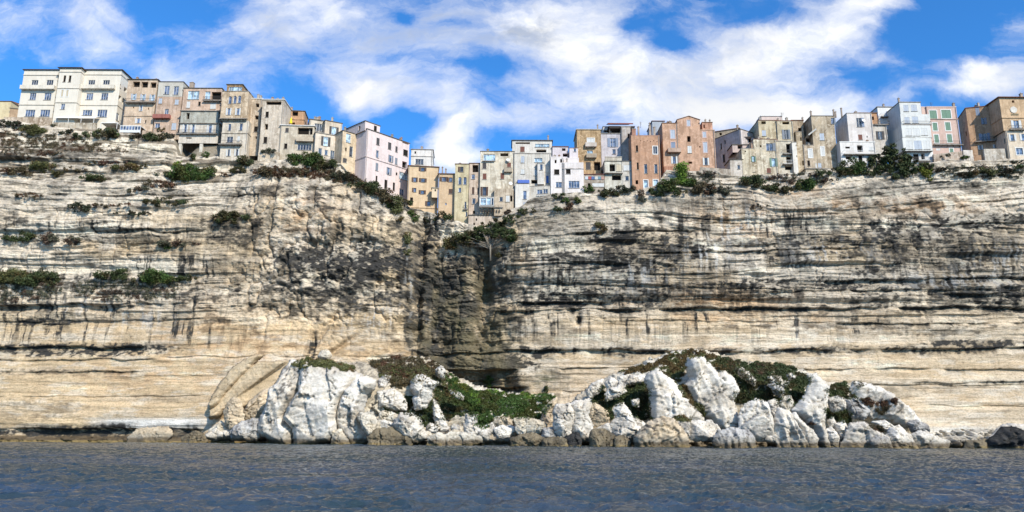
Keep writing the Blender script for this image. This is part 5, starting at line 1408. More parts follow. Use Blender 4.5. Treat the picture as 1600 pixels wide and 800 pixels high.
 (15, [(330, 632), (400, 583), (482, 600), (622, 665), (602, 700), (395, 705)], 169.4, 1.8, 'w', 'low white rock sloping into the sea at the right end of the headland', {}),
 (15, [(728, 695), (750, 658), (920, 652), (965, 690), (945, 712), (740, 712)], 169.6, 1.5, 'b', 'long flat brown rock awash near the right edge', dict(cells=.2)),
 (15, [(905, 650), (955, 605), (1010, 545), (1090, 536), (1180, 540), (1250, 560), (1260, 640), (1180, 620), (1000, 640)], 174, 2, 'w', 'white rock behind the black boulder at the right edge', {}),
 (15, [(920, 645), (985, 598), (1020, 560), (1100, 562), (1180, 592), (1250, 645), (1250, 715), (975, 715), (930, 690)], 168.5, 3, 'd', 'black wet boulder at the right edge of the shore', dict(ribs=.4, crust=.8)),
 (0, [(200, 684), (215, 672), (262, 668), (268, 678), (250, 692), (205, 692)], 193, 1.6, 't', 'tilted tan slab under the undercut cliff at the left', dict(crust=.5, cells=.2)),
 (0, [(285, 684), (305, 675), (325, 682), (322, 692), (287, 692)], 191, 1.3, 'b', 'low brown rock in the water between the tilted slab and the left headland', {}),
 (0, [(498, 556), (503, 549), (512, 548), (517, 556), (512, 561), (500, 561)], 190, 1.0, 'c', 'lone round pale boulder perched above the left headland', dict(crust=.1)),
 (0, [(328, 672), (345, 660), (362, 668), (360, 684), (330, 684)], 186, 1.2, 'c', 'small cream rock left of the grey ribbed rock', {}),
]
for i, (v, pts, D, tk, tone, lb, kw) in enumerate(RK):
    rock(v, pts, D, tk, tone, 300 + i * 17, lb, base=.75 if v != 0 else .6, **kw)
# heap of small boulders along the shore
rr = random.Random(5)
SM = []
for i in range(46):
    if i < 26: px = rr.uniform(585, 850); py = rr.uniform(664, 684)
    elif i < 36: px = rr.uniform(1150, 1470); py = rr.uniform(682, 692)
    else: px = rr.uniform(330, 400); py = rr.uniform(670, 684)
    s = rr.uniform(3.5, 8)
    n = 7
    pts = [(px + s * (1 + rr.uniform(-.25, .25)) * math.cos(2 * PI * k / n), py - .7 * s * (1 + rr.uniform(-.3, .3)) * math.sin(2 * PI * k / n)) for k in range(n)]
    D = 175.5 - (py - 664) * .13 if px < 1000 else 168.2 + rr.uniform(-.4, .8)
    if px < 420: D = 185
    rock(0, pts, D, rr.uniform(.6, 1.2), rr.choice('wwwcwg'), 900 + i, 'one of the small pale boulders heaped along the waterline', group='small pale boulders heaped along the waterline', jag=.15, crust=.3, step=.13)
print('TIME e_plants', __import__('time').time())
# ================================================================== plants, placed on what the ray from the photo meets
DG_ = bpy.context.evaluated_depsgraph_get()
bpy.context.view_layer.update()
DG_ = bpy.context.evaluated_depsgraph_get()
C0 = Vector((0, 0, CAM_H))


TERR = []
for o_ in COL.objects:
    if o_.type == 'MESH' and o_.parent is None and o_.name.split('.')[0] in ('cliff', 'hill', 'boulder', 'rocky_shore'):
        bb = np.array([tuple(o_.matrix_world @ Vector(c)) for c in o_.bound_box])
        lo, hi = bb.min(0), bb.max(0)
        TERR.append((o_, o_.location.copy(), lo, hi))


def hit(px, py):
    d = ray(px, py)
    best = None
    for o_, l_, lo, hi in TERR:
        if o_.name != 'cliff':
            x = d.x / d.y * (lo[1] + hi[1]) / 2; z = CAM_H + d.z / d.y * (lo[1] + hi[1]) / 2
            if not (lo[0] - 1 < x < hi[0] + 1 and lo[2] - 1 < z < hi[2] + 1): continue
        ok, loc, nor, _ = o_.ray_cast(C0 - l_, d, distance=400)
        if ok:
            w_ = loc + l_
            if best is None or w_.y < best[0].y: best = (w_, nor.copy(), o_)
    if best: return best
    ok, loc, nor, _, ob, _ = SC.ray_cast(DG_, C0, ray(px, py), distance=400)
    return (loc, nor, ob) if ok else (None, None, None)


def foliage_mat(name, c):
    def f(t, b):
        at_ = t.n('ShaderNodeAttribute'); at_.attribute_name = 'Col'
        cc = t.mix(1.0, at_.outputs['Color'], c, 'MULTIPLY')
        t.put(b.inputs['Base Color'], cc)
        b.inputs['Roughness'].default_value = .7
        b.inputs['Specular IOR Level'].default_value = .25
    return pbsdf('foliage_' + name, f)


FC = {'dark': (.050, .066, .024), 'green': (.050, .088, .020), 'bright': (.12, .20, .028), 'olive': (.095, .098, .036), 'brown': (.085, .068, .036), 'red': (.12, .065, .045), 'grey': (.085, .085, .055), 'dry': (.20, .16, .08), 'black': (.035, .042, .022)}
FM = {k: foliage_mat(k, v) for k, v in FC.items()}


def leafmesh(name, P, size, seed, dry=1.0):
    """P: Nx3 leaf centres -> one quad each, random orientation and tone by clump"""
    rs = np.random.RandomState(seed)
    n = len(P)
    d = rs.normal(size=(n, 3)); d /= np.linalg.norm(d, axis=1)[:, None]
    u = np.cross(d, rs.normal(size=(n, 3))); u /= np.linalg.norm(u, axis=1)[:, None]
    w = np.cross(d, u)
    s = size * rs.uniform(.5, 1.2, (n, 1))
    V = np.stack([P - u * s - w * s * .5, P + u * s * .7 - w * s * .55, P + u * s + w * s * .5, P - u * s * .6 + w * s * .6], 1).reshape(-1, 3)
    Q = np.arange(n * 4).reshape(n, 4)
    tone = .55 + .9 * fbm(P[:, 0] / 1.1 + P[:, 1] * .5, P[:, 2] / .9 + P[:, 1] * .3, seed, 3) + rs.uniform(-.25, .3, n)
    tone = np.clip(tone, .3, 1.9)
    hue = rs.uniform(-.12, .12, n)
    bz = sstep(.50, .64, fbm(P[:, 0] / 2.6, P[:, 2] / 2.0 + P[:, 1] * .2, seed + 5, 3)) * dry
    tone = tone * (1 - .25 * bz)
    c = np.stack([tone * (1 + hue) * (1 + .45 * bz), tone * (1 - .05 * bz), tone * (1 - hue)], 1)
    return mesh_np(name, V, Q, np.repeat(c, 4, 0), smooth=False)


def shrub(px, py, w, h, kind, label, name='shrub', seed=None, dens=1.0, leaf=.20, group='shrubs growing on the cliff', droop=0.0, cat='shrub'):
    seed = seed or int(px * 7 + py * 13)
    rs = np.random.RandomState(seed)
    loc, nor, ob = hit(px, py + h * .3)
    if loc is None:
        print('SHRUB MISS', px, py); return
    Yc = loc.y
    k = Yc / F_PX * 1.03
    W, H = w * k / 2 * 1.15, h * k / 2 * 1.2
    dep = min(max(W, H) * .8, 2.2)
    c = at(px, py, Yc - dep * .25)
    nb = max(6, min(44, int(W * 4.4 + H)))
    pts = []
    # surface-following clumps
    for i in range(nb):
        x = rs.uniform(-1, 1); top = math.sqrt(max(0, 1 - x * x))
        z = rs.uniform(-.75, .9) * top
        r = rs.uniform(.32, .6) * max(.45, H) * (1 if H < W else .8)
        r = min(r, 1.25)
        zz = c.z + z * (H - r * .3) - droop * abs(x)
        xx = c.x + x * max(0, W - r * .5)
        yy = c.y + rs.uniform(-.5, .6) * dep
        n = int(46 * dens * (r / .5) ** 2 * (.2 / leaf) ** 2 * .8) + 12
        d = rs.normal(size=(n, 3)); d /= np.linalg.norm(d, axis=1)[:, None]
        rad_ = r * rs.uniform(.45, 1.12, (n, 1))
        q = d * rad_ * np.array((1.15, 1, .8)) + np.array((xx, yy, zz))
        pts.append(q)
    P = np.concatenate(pts) - np.array(loc)
    e = link(name, leafmesh(name, P, leaf, seed), FM[kind], None, loc)
    tag(e, label, cat, group)
    # woody stems reaching the rock
    m = M(loc)
    for i in range(3):
        t = Vector((c.x + rs.uniform(-.6, .6) * W, c.y, c.z + rs.uniform(-.2, .5) * H)); a = Vector(loc) + Vector((rs.uniform(-.3, .3), .2, -.2))
        L = (t - a).length
        m.cyl(a, .07, .03, L, 6, (t - a))
    m.build('stem', plain('bark', (.09, .07, .05), .9), e)
    return e


def cover(polys, kind, seed, dens, leaf, label_name='ground_cover', lift=.15, thr=.36):
    """ground cover: leaves on the surface hit inside photo outlines; ONE stuff object"""
    rs = np.random.RandomState(seed)
    P = []
    for v, poly in polys:
        ox, oy, k = VW[v]
        A = np.array([(ox + x * k, oy + y * k) for x, y in poly])
        x0, y0 = A.min(0) - 3; x1, y1 = A.max(0) + 3
        n = int((x1 - x0) * (y1 - y0) * dens)
        gx, gy = rs.uniform(x0, x1, n), rs.uniform(y0, y1, n)
        sd = sdist(gx, gy, A) + 5.0 * (fbm(gx / 6, gy / 5, seed, 3) - .5) * 2
        cl = fbm(gx / 5, gy / 3.5, seed + 1, 3)
        keep = (sd > 0) & (cl > thr)
        for a, b, cc in zip(gx[keep], gy[keep], cl[keep]):
            loc, nor, ob = hit(a, b)
            if loc is None or ob is None or ob.name.startswith(('house', 'wall')) or loc.y > 215: continue
            if ob.name.startswith('boulder') and seed not in (1, 15, 17, 5) and rs.uniform() > .12: continue
            m_ = 3
            th = lift * .6 + .7 * max(0, cc - .45)
            for _ in range(m_):
                P.append(loc + nor * rs.uniform(0, th) + Vector((rs.normal() * .16, rs.normal() * .16, rs.normal() * .1 + th * .3)))
    P = np.array([tuple(p) for p in P])
    if not len(P): return
    org = P.mean(0)
    o = link(label_name, leafmesh(label_name, P - org, leaf, seed), FM[kind], None, tuple(org))
    o['kind'] = 'stuff'
    print('cover', label_name, kind, len(P))


# mounds
PATCH = [
 ([(0, [(456, 566), (475, 561), (500, 561), (530, 566), (552, 572), (554, 578), (540, 580), (520, 574), (500, 577), (490, 571), (470, 575), (462, 573)])], 'olive', 1, 3, .18, 'grass'),
 ([(12, [(-110, 150), (-40, 140), (30, 120), (130, 112), (230, 120), (330, 160), (400, 200), (430, 240), (400, 280), (340, 260), (300, 240), (200, 240), (170, 300), (100, 330), (60, 300), (-20, 230), (-60, 200)])], 'brown', 2, 2.4, .2, 'heath'),
 ([(12, [(-60, 180), (60, 160), (160, 200), (240, 180), (330, 190), (420, 300), (480, 330), (470, 380), (440, 420), (420, 440), (400, 400), (320, 400), (340, 340), (320, 300), (180, 280), (100, 320), (0, 270)])], 'olive', 3, 1.5, .2, 'heath'),
 ([(12, [(390, 240), (430, 235), (520, 290), (600, 340), (690, 340), (750, 345), (800, 370), (900, 370), (940, 360), (1010, 375), (1060, 365), (1115, 380), (1100, 440), (1060, 500), (1020, 520), (960, 520), (880, 520), (800, 520), (740, 500), (700, 470), (720, 550), (660, 590), (600, 570), (590, 500), (540, 450), (480, 420), (440, 330)])], 'green', 4, 4.2, .19, 'grass'),
 ([(12, [(640, 350), (700, 335), (780, 345), (780, 360), (680, 368)]), (12, [(900, 370), (940, 355), (985, 375), (940, 390)]), (12, [(480, 270), (560, 320), (640, 400), (620, 440), (560, 380), (470, 290)])], 'bright', 5, 3.0, .16, 'grass'),
 ([(12, [(320, 330), (400, 340), (470, 400), (540, 450), (600, 480), (620, 540), (560, 500), (480, 500), (430, 520), (400, 540), (370, 480), (340, 420)]), (12, [(0, 440), (80, 465), (180, 470), (280, 450), (330, 470), (335, 530), (370, 600), (300, 590), (240, 560), (200, 500), (100, 490), (0, 480)]),
   (12, [(140, 380), (180, 380), (195, 440), (160, 470), (135, 420)]), (12, [(280, 440), (320, 370), (330, 480), (340, 520)])], 'dark', 6, 2.8, .2, 'scrub'),
 # right headland
 ([(13, [(500, 215), (560, 190), (640, 175), (720, 165), (800, 120), (880, 90), (980, 75), (1060, 85), (1140, 115), (1200, 140), (1290, 170), (1290, 230), (1200, 205), (1130, 215), (1090, 165), (1050, 125), (945, 125), (935, 200), (880, 290), (800, 240), (750, 195), (700, 215), (640, 210), (560, 225)])], 'olive', 11, 3.4, .19, 'heath'),
 ([(14, [(0, 120), (60, 125), (140, 150), (250, 150), (330, 160), (440, 170), (540, 200), (620, 240), (620, 300), (580, 320), (560, 400), (500, 440), (480, 380), (430, 380), (410, 440), (380, 400), (330, 410), (260, 400), (180, 430), (120, 420), (100, 360), (140, 330), (120, 260), (60, 210), (0, 200)])], 'dark', 12, 3.2, .2, 'scrub'),
 ([(14, [(0, 120), (60, 125), (140, 150), (160, 190), (240, 250), (250, 300), (130, 240), (0, 180)]), (14, [(230, 160), (330, 160), (300, 250), (260, 230)])], 'brown', 13, 2.4, .19, 'heath'),
 ([(13, [(530, 300), (600, 285), (670, 280), (700, 340), (700, 470), (720, 520), (680, 520), (640, 540), (600, 530), (560, 470), (530, 425), (480, 430), (460, 480), (470, 520), (440, 530), (400, 470), (340, 425), (300, 400), (360, 360), (380, 300), (400, 320), (400, 400), (480, 375), (530, 350)])], 'dark', 14, 3.6, .2, 'scrub'),
 ([(13, [(860, 290), (930, 300), (990, 400), (1050, 450), (1060, 500), (1000, 470), (930, 390)]), (13, [(860, 510), (900, 490), (960, 520), (965, 550), (940, 535), (870, 530)])], 'olive', 15, 3.0, .17, 'scrub'),
 ([(14, [(725, 330), (780, 285), (850, 290), (880, 340), (940, 380), (940, 410), (850, 400), (800, 385), (740, 390), (720, 360)]), (14, [(710, 450), (770, 475), (840, 460), (890, 480), (870, 540), (780, 540), (720, 510)]), (14, [(890, 290), (960, 285), (990, 300), (940, 330), (900, 320)])], 'dark', 16, 4.0, .18, 'scrub'),
 ([(14, [(1040, 420), (1080, 395), (1130, 410), (1140, 460), (1090, 495), (1050, 470)]), (14, [(950, 390), (1020, 390), (1040, 430), (980, 440)]), (14, [(590, 560), (620, 545), (650, 565), (620, 585)]), (14, [(1000, 570), (1080, 580), (1090, 605), (1030, 600)]), (14, [(1145, 395), (1180, 395), (1175, 425), (1150, 415)])], 'brown', 17, 3.4, .16, 'scrub'),
 # terraces beneath the left houses
 ([(16, [(0, 0), (80, 10), (200, 0), (280, 40), (270, 100), (200, 140), (100, 140), (0, 150)])], 'grey', 20, 1.2, .17, 'scrub'),
 ([(16, [(330, 60), (420, 50), (800, 60), (800, 130), (700, 140), (400, 140), (330, 110)])], 'grey', 21, 1.1, .17, 'scrub'),
 ([(0, [(0, 200), (60, 205), (120, 215), (190, 232), (200, 238), (120, 236), (60, 232), (0, 228)]), (0, [(0, 232), (80, 236), (110, 244), (60, 246), (0, 242)])], 'brown', 22, 1.4, .16, 'heath'),
 ([(0, [(400, 262), (470, 262), (560, 272), (600, 296), (590, 300), (540, 284), (480, 278), (410, 276)])], 'brown', 23, 2.2, .17, 'heath'),
 ([(0, [(1060, 268), (1110, 268), (1130, 290), (1100, 292), (1060, 286)]), (0, [(1200, 272), (1290, 270), (1290, 284), (1200, 284)]), (0, [(1460, 262), (1560, 258), (1600, 262), (1600, 276), (1540, 280), (1470, 276)])], 'grey', 24, 1.6, .17, 'heath'),
]
for polys, kind, seed, dens, leaf, nm in PATCH:
    cover(polys, kind, seed, dens * 1.35, leaf * .8, nm, thr=.5 if seed in (20, 21, 22, 24) else .36)

SH = [
 (15, 195, 34, 13, 'black', 'dark shrub at the left edge of the photo below the small cream house'), (52, 203, 30, 20, 'olive', 'yellowish olive shrub below the left wing of the hotel'), (35, 200, 14, 12, 'black', 'small blackish shrub between the dark shrub and the olive one at the left edge'),
 (83, 196, 6, 8, 'grey', 'tiny shrub against the stone wall below the hotel tower'), (103, 206, 22, 10, 'black', 'leftmost dark shrub under the hotel terrace wall'), (128, 210, 26, 12, 'dark', 'low dark shrub under the hotel terrace wall, left of the widest one'),
 (160, 209, 40, 18, 'dark', 'widest dark shrub under the hotel terrace, before the open tent'), (181, 208, 12, 12, 'green', 'small green bush below the open tent'), (215, 213, 34, 12, 'black', 'dark shrub below the glazed veranda'), (243, 214, 32, 14, 'dark', 'dark hedge like shrub right of the glazed veranda'),
 (248, 203, 24, 6, 'olive', 'pale green planting on the garden wall beside the veranda'), (262, 212, 20, 12, 'grey', 'grey shrub at the right end of the shrub row under the tan loggia house'),
 (70, 262, 40, 18, 'olive', 'olive shrub on the bare slope far left, above a dark ledge'), (28, 268, 40, 14, 'brown', 'brown shrub on the bare slope near the left edge'), (90, 272, 18, 12, 'dark', 'dark spot of shrub right of the olive one on the bare slope'),
 (42, 246, 14, 6, 'brown', 'small brown shrub high on the bare slope at left'), (120, 266, 36, 9, 'brown', 'flat brown shrub in the middle of the left slope'), (163, 254, 22, 10, 'red', 'reddish brown shrub on the left slope'), (142, 256, 20, 8, 'brown', 'brown shrub touching the reddish one'),
 (196, 262, 44, 15, 'olive', 'grey olive shrub right of the reddish one'), (192, 253, 22, 6, 'red', 'thin reddish shrub above the grey olive one'), (145, 280, 28, 16, 'dark', 'dark green shrub below the reddish one'), (225, 259, 12, 6, 'dark', 'tiny shrub at the tip of the grey olive one'),
 (300, 272, 60, 26, 'green', 'large bright centred green shrub below the house on pillars'), (265, 276, 40, 16, 'dark', 'dark green shrub left of the large one below the pillars'), (288, 258, 26, 16, 'bright', 'bright green shrub between the two white pillars'), (325, 268, 22, 16, 'olive', 'olive shrub right of the large green one'),
 (250, 288, 46, 12, 'brown', 'brown spreading shrub under the large green one'), (215, 296, 34, 10, 'grey', 'grey brown shrub lower left of the large green one'), (300, 245, 14, 14, 'dark', 'dark shrub in the shade behind the white pillars'), (322, 242, 12, 12, 'green', 'green shrub at the foot of the arched tower house'),
 (383, 252, 24, 20, 'dark', 'dark rounded bush at the foot of the arched tower house'), (372, 266, 30, 14, 'dark', 'dark shrub just below the rounded bush'), (352, 274, 16, 8, 'brown', 'small brown shrub left of the dark bush'), (420, 235, 26, 9, 'grey', 'grey tuft on the wall of the beige tower house'),
 (475, 250, 54, 24, 'green', 'big green bush under the low beige house with the loggia'), (500, 258, 24, 16, 'dark', 'dark bush at the right of the big green one'), (520, 256, 18, 12, 'dark', 'dark shrub under the white glazed ground floor'), (440, 268, 80, 10, 'brown', 'long brown shrub strip below the big green bush'),
 (535, 275, 30, 14, 'black', 'blackish shrub on the edge right of the brown strip'), (560, 290, 30, 12, 'dark', 'dark shrub at the left foot of the pink block'), (585, 296, 26, 22, 'dark', 'dark bush under the pink block, left one'), (600, 308, 28, 24, 'brown', 'brownish bush hanging under the pink block'),
 (621, 322, 14, 36, 'olive', 'tall hanging shrub on the buttress under the pink block'), (634, 316, 16, 16, 'dark', 'dark shrub at the left foot of the orange house'), (645, 338, 14, 20, 'green', 'green shrub at the left wall of the gully'), (637, 372, 8, 20, 'olive', 'thin moss like shrub on the buttress left of the gully'),
 (690, 338, 30, 14, 'dark', 'dark shrub at the foot of the lower orange house'), (665, 345, 20, 14, 'black', 'blackish shrub in the head of the gully'), (702, 382, 24, 20, 'olive', 'olive shrub on the rock rib inside the gully'),
 (730, 372, 40, 22, 'dark', 'left lobe of dark scrub beside the fig tree'), (802, 368, 22, 20, 'green', 'green shrub right of the fig tree'),
 (800, 340, 26, 10, 'dark', 'dark shrub at the foot of the rambling off-white house'), (822, 330, 24, 12, 'dark', 'dark shrub on the ledge below the bay of the off-white house'), (792, 332, 12, 10, 'grey', 'small grey shrub left of it at the cliff lip'),
 (872, 306, 18, 10, 'dark', 'small dark shrub under the white cubic house, left one'), (884, 314, 12, 10, 'green', 'small green shrub under the white cubic house'), (902, 313, 11, 14, 'green', 'round green bush under the right corner of the white cubic house'), (888, 323, 14, 12, 'brown', 'brown hanging shrub below the white cubic house'), (871, 328, 12, 12, 'dark', 'dark hanging shrub left of the brown one'),
 (919, 297, 16, 16, 'green', 'green bush at the corner between the white cube and the ochre house'), (953, 303, 30, 16, 'dark', 'dark bush under the small two-storey house'), (975, 297, 40, 12, 'black', 'long dark shrub under the tall terracotta house'), (940, 300, 14, 10, 'black', 'small black shrub left of the dark bush'), (1003, 308, 10, 22, 'grey', 'grey shrub hanging from the lip below the tall terracotta house'),
 (937, 357, 18, 17, 'olive', 'isolated round bush stuck on the bare cliff wall right of the gully'), (1023, 297, 16, 10, 'green', 'green shrub right of the tall terracotta house'),
 (1065, 275, 16, 44, 'bright', 'bright green creeper climbing beside the salmon house'), (1045, 288, 28, 22, 'green', 'green bush under the small white terrace'), (1050, 300, 60, 12, 'dark', 'dark shrub strip below the bright creeper'), (1100, 296, 34, 18, 'brown', 'brown bush right of the bright creeper'), (1080, 287, 26, 16, 'green', 'green bush at the foot of the bright creeper'),
 (1130, 298, 34, 14, 'grey', 'grey brown bush on the lip below the lilac grey house'), (1112, 272, 20, 8, 'grey', 'small grey shrub under the gable of the salmon house'), (1175, 285, 32, 22, 'dark', 'dark round bush below the green shuttered house, left'), (1195, 292, 40, 16, 'dark', 'dark bush below the green shuttered house, middle'), (1222, 296, 30, 16, 'dark', 'dark bush below the green shuttered house, right'),
 (1258, 290, 26, 22, 'green', 'green bush below the brown plaster house'), (1240, 285, 20, 10, 'grey', 'grey shrub left of the green bush below the brown house'), (1300, 270, 50, 14, 'dark', 'low dark bush left of the large tree'), (1330, 262, 36, 26, 'green', 'green bush against the white stepped house'), (1290, 282, 40, 10, 'grey', 'grey trailing shrub below the low dark bush'),
 (1465, 265, 24, 9, 'black', 'blackish shrub under the modern white block'), (1505, 272, 30, 12, 'black', 'blackish shrub under the brown house'), (1535, 270, 34, 16, 'olive', 'olive shrub near the right edge under the rough wall'), (1570, 268, 30, 12, 'black', 'blackish shrub under the sand coloured house'), (1592, 262, 20, 12, 'dark', 'dark shrub at the right edge'), (1510, 246, 12, 8, 'green', 'tuft on the wall below the rose pink house'),
 (1480, 243, 20, 6, 'grey', 'thin grey shrub at the foot of the rose pink house'),
 (30, 370, 46, 16, 'dark', 'dark shrub on the cliff face at the left edge'), (75, 374, 22, 18, 'grey', 'grey shrub on the face right of the dark one'), (115, 377, 26, 12, 'grey', 'thin grey shrub on a pale ledge of the left face'), (125, 325, 36, 16, 'black', 'black brown shrub on the upper left face'), (175, 320, 54, 8, 'brown', 'thin brown shrub strip on the upper left face'),
 (258, 316, 62, 13, 'dark', 'dark shrub strip under the large green shrub on the face'), (205, 333, 50, 8, 'black', 'thin black shrub on a ledge of the upper left face'), (355, 340, 60, 18, 'dark', 'dark shrub on the upper face below the arched tower house'), (280, 381, 60, 13, 'grey', 'low grey shrub in the middle of the left face'), (262, 384, 16, 12, 'green', 'small green shrub in the middle of the left face'),
 (45, 306, 40, 7, 'brown', 'thin brown shrub on the slope at far left'), (20, 432, 60, 22, 'olive', 'olive shrub hanging from a ledge at the left edge'), (60, 436, 60, 24, 'dark', 'dark shrub curtain on the left ledge'), (200, 430, 90, 18, 'dark', 'long dark hedge like shrub on the left ledge'), (245, 434, 50, 22, 'green', 'green shrub at the right of the long hedge'), (290, 434, 40, 10, 'dark', 'thin dark shrub trailing right of the hedge'),
 (855, 608, 8, 12, 'dark', 'green shrub hanging on the cliff beside the cave'), (785, 348, 30, 12, 'dark', 'dark shrub at the lip above the fig tree'), (1590, 255, 20, 8, 'grey', 'grey shrub at the foot of the sand coloured house'),
 (763, 598, 14, 18, 'green', 'mossy green shrub hanging at the cave mouth'), (1190, 322, 26, 6, 'grey', 'small grey shrub on the right face below the lilac grey house'), (780, 395, 12, 20, 'dark', 'dark shrub under the fig tree'),
 (622, 342, 20, 10, 'olive', 'olive shrub on the buttress below the pink block'), (610, 318, 16, 20, 'green', 'green shrub in a cleft below the pink block'), (636, 392, 10, 14, 'olive', 'olive tuft low on the buttress'),
]
for s_ in SH:
    if s_[1] > 405 and s_[0] < 320:
        shrub(*s_, droop=.3)
    else:
        shrub(*s_)


def tree(px, base_y, lobes, kind, label, leaf=.24, dep=3.5, trunkr=.35, D=None, name='tree', twigs=24):
    loc, nor, ob = hit(px, base_y)
    loc = loc if D is None else at(px, base_y, D)
    e = link(name, None, loc=loc); tag(e, label, 'tree')
    rs = np.random.RandomState(int(px))
    pts = []
    m = M(loc)
    ends = []
    for (x, y, w, h, kk) in lobes:
        c = at(x, y, loc.y - dep * .2)
        k = loc.y / F_PX
        W, H = w * k / 2, h * k / 2
        nb = int(5 + W * H * 2.4)
        for i in range(nb):
            a = rs.uniform(0, 2 * PI); q = math.sqrt(rs.uniform(0, 1)) * .9
            r = rs.uniform(.4, .95)
            cc = np.array((c.x + W * q * math.cos(a), c.y + rs.uniform(-.5, .5) * dep, c.z + H * q * math.sin(a)))
            if i % 4 == 0: ends.append(Vector(cc))
            n = int(95 * r * r * (.24 / leaf) ** 2) + 20
            d = rs.normal(size=(n, 3)); d /= np.linalg.norm(d, axis=1)[:, None]
            pts.append(d * r * rs.uniform(.5, 1.1, (n, 1)) * np.array((1.1, 1, .75)) + cc)
    P = np.concatenate(pts) - np.array(loc)
    top = Vector(loc) + Vector((0, -dep * .1, (P[:, 2].mean()) * .7))
    L = (top - Vector(loc)).length
    m.cyl(Vector(loc) - UP * .5, trunkr, trunkr * .6, L + .5, 10, top - Vector(loc))
    for q in ends[:twigs]:
        s0 = Vector(loc).lerp(top, rs.uniform(.45, 1))
        m.cyl(s0, trunkr * .4, .04, (q - s0).length, 6, q - s0)
    m.build('trunk', plain('pale_bark', (.22, .19, .15), .9), e, smooth=True)
    link('crown', leafmesh('crown', P, leaf, int(px)), FM[kind], e)
    return e


tree(1400, 282, [(1390, 268, 80, 26, 0), (1375, 255, 50, 34, 0), (1400, 252, 60, 40, 0), (1388, 236, 26, 18, 0), (1420, 262, 50, 34, 0), (1350, 266, 50, 20, 0), (1440, 268, 36, 24, 0)], 'dark', 'largest tree, a broad dark green mass under the modern white block', D=198.2, dep=3.6)
tree(1447, 284, [(1447, 266, 20, 28, 0), (1452, 274, 16, 18, 0)], 'bright', 'small bright yellow green tree at the right flank of the largest tree', D=196.8, dep=2, leaf=.2, trunkr=.15)
tree(766, 405, [(765, 358, 50, 26, 0), (745, 366, 50, 22, 0), (782, 364, 46, 20, 0), (725, 374, 22, 12, 0), (800, 370, 20, 14, 0)], 'dark', 'fig tree with a pale trunk leaning out of the gully head', D=199.4, dep=2.6, trunkr=.28, leaf=.2)
print('TIME f_sea_sky', __import__('time').time())
# ================================================================== sea
ny = 520
yy = np.concatenate([np.array([-400, -60, 0, 12]), 20 * (178 / 20) ** np.linspace(0, 1, ny), np.array([182, 190, 200, 215.0])])
xx = np.concatenate([np.linspace(-900, -170, 20), np.linspace(-165, 165, 1900), np.linspace(170, 900, 20)])
GX, GY = np.meshgrid(xx, yy)


def wv(sx, sy, seed, ang):
    c, s = math.cos(ang), math.sin(ang)
    u, v = (GX * c + GY * s) / sx, (-GX * s + GY * c) / sy
    return 1 - np.abs(fbm(u, v, seed, 2) * 2 - 1) * 1.6


H = .29 * wv(2.1, 1.7, 71, .15) * (.5 + fbm(GX / 14, GY / 9, 75, 3)) + .13 * wv(.85, .8, 72, -.25) + .2 * (fbm(GX / 9, GY / 5, 73, 2) - .5) + .06 * wv(.7, .42, 74, .4)
H = H * sstep(12, 25, GY) * sstep(200, 180, GY) * sstep(168, 150, np.abs(GX))
H = H - H.mean()
n0, n1 = GX.shape
ix = np.arange(n0 * n1).reshape(n0, n1)
Qs = np.stack([ix[:-1, :-1], ix[:-1, 1:], ix[1:, 1:], ix[1:, :-1]], -1).reshape(-1, 4)


def seamat(t, b):
    geo = t.n('ShaderNodeNewGeometry').outputs['Position']
    big = t.noise(t.mapping(geo, (1, 1.5, 1)), .05, 4, .6, .5)
    c = t.mix(t.mr(big, .4, .62), (.026, .044, .050), (.042, .060, .082))
    t.put(b.inputs['Base Color'], c)
    b.inputs['Roughness'].default_value = .08
    b.inputs['Specular IOR Level'].default_value = .5
    b.inputs['IOR'].default_value = 1.4
    n1_ = t.noise(t.mapping(geo, (1, 1.7, 1)), 1.6, 5, .65, .4)
    n2_ = t.noise(t.mapping(geo, (1, 1.5, 1)), 5.0, 4, .6, .2)
    n3_ = t.noise(t.mapping(geo, (1, 1.3, 1)), 12.0, 3, .6, .2)
    h = t.math('ADD', t.math('ADD', t.math('MULTIPLY', n1_, .12), t.math('MULTIPLY', n2_, .06)), t.math('MULTIPLY', n3_, .02))
    bp = t.n('ShaderNodeBump'); bp.inputs['Strength'].default_value = 1.0; bp.inputs['Distance'].default_value = 1.0
    t.put(bp.inputs['Height'], h); t.put(b.inputs['Normal'], bp.outputs[0])


sea = link('sea', mesh_np('sea', np.stack([GX, GY, H], -1).reshape(-1, 3), Qs), pbsdf('sea_water', seamat))
sea['kind'] = 'structure'
m = M(); R2 = 9000
for (a0, b0, a1, b1) in ((-R2, -400, -900, 215), (900, -400, R2, 215), (-R2, -R2, R2, -400), (-R2, 215, R2, R2)):
    m.poly((a0, b0, -.02), (a1, b0, -.02), (a1, b1, -.02), (a0, b1, -.02))
far = m.build('open_sea', MATS['sea_water']); far['kind'] = 'structure'

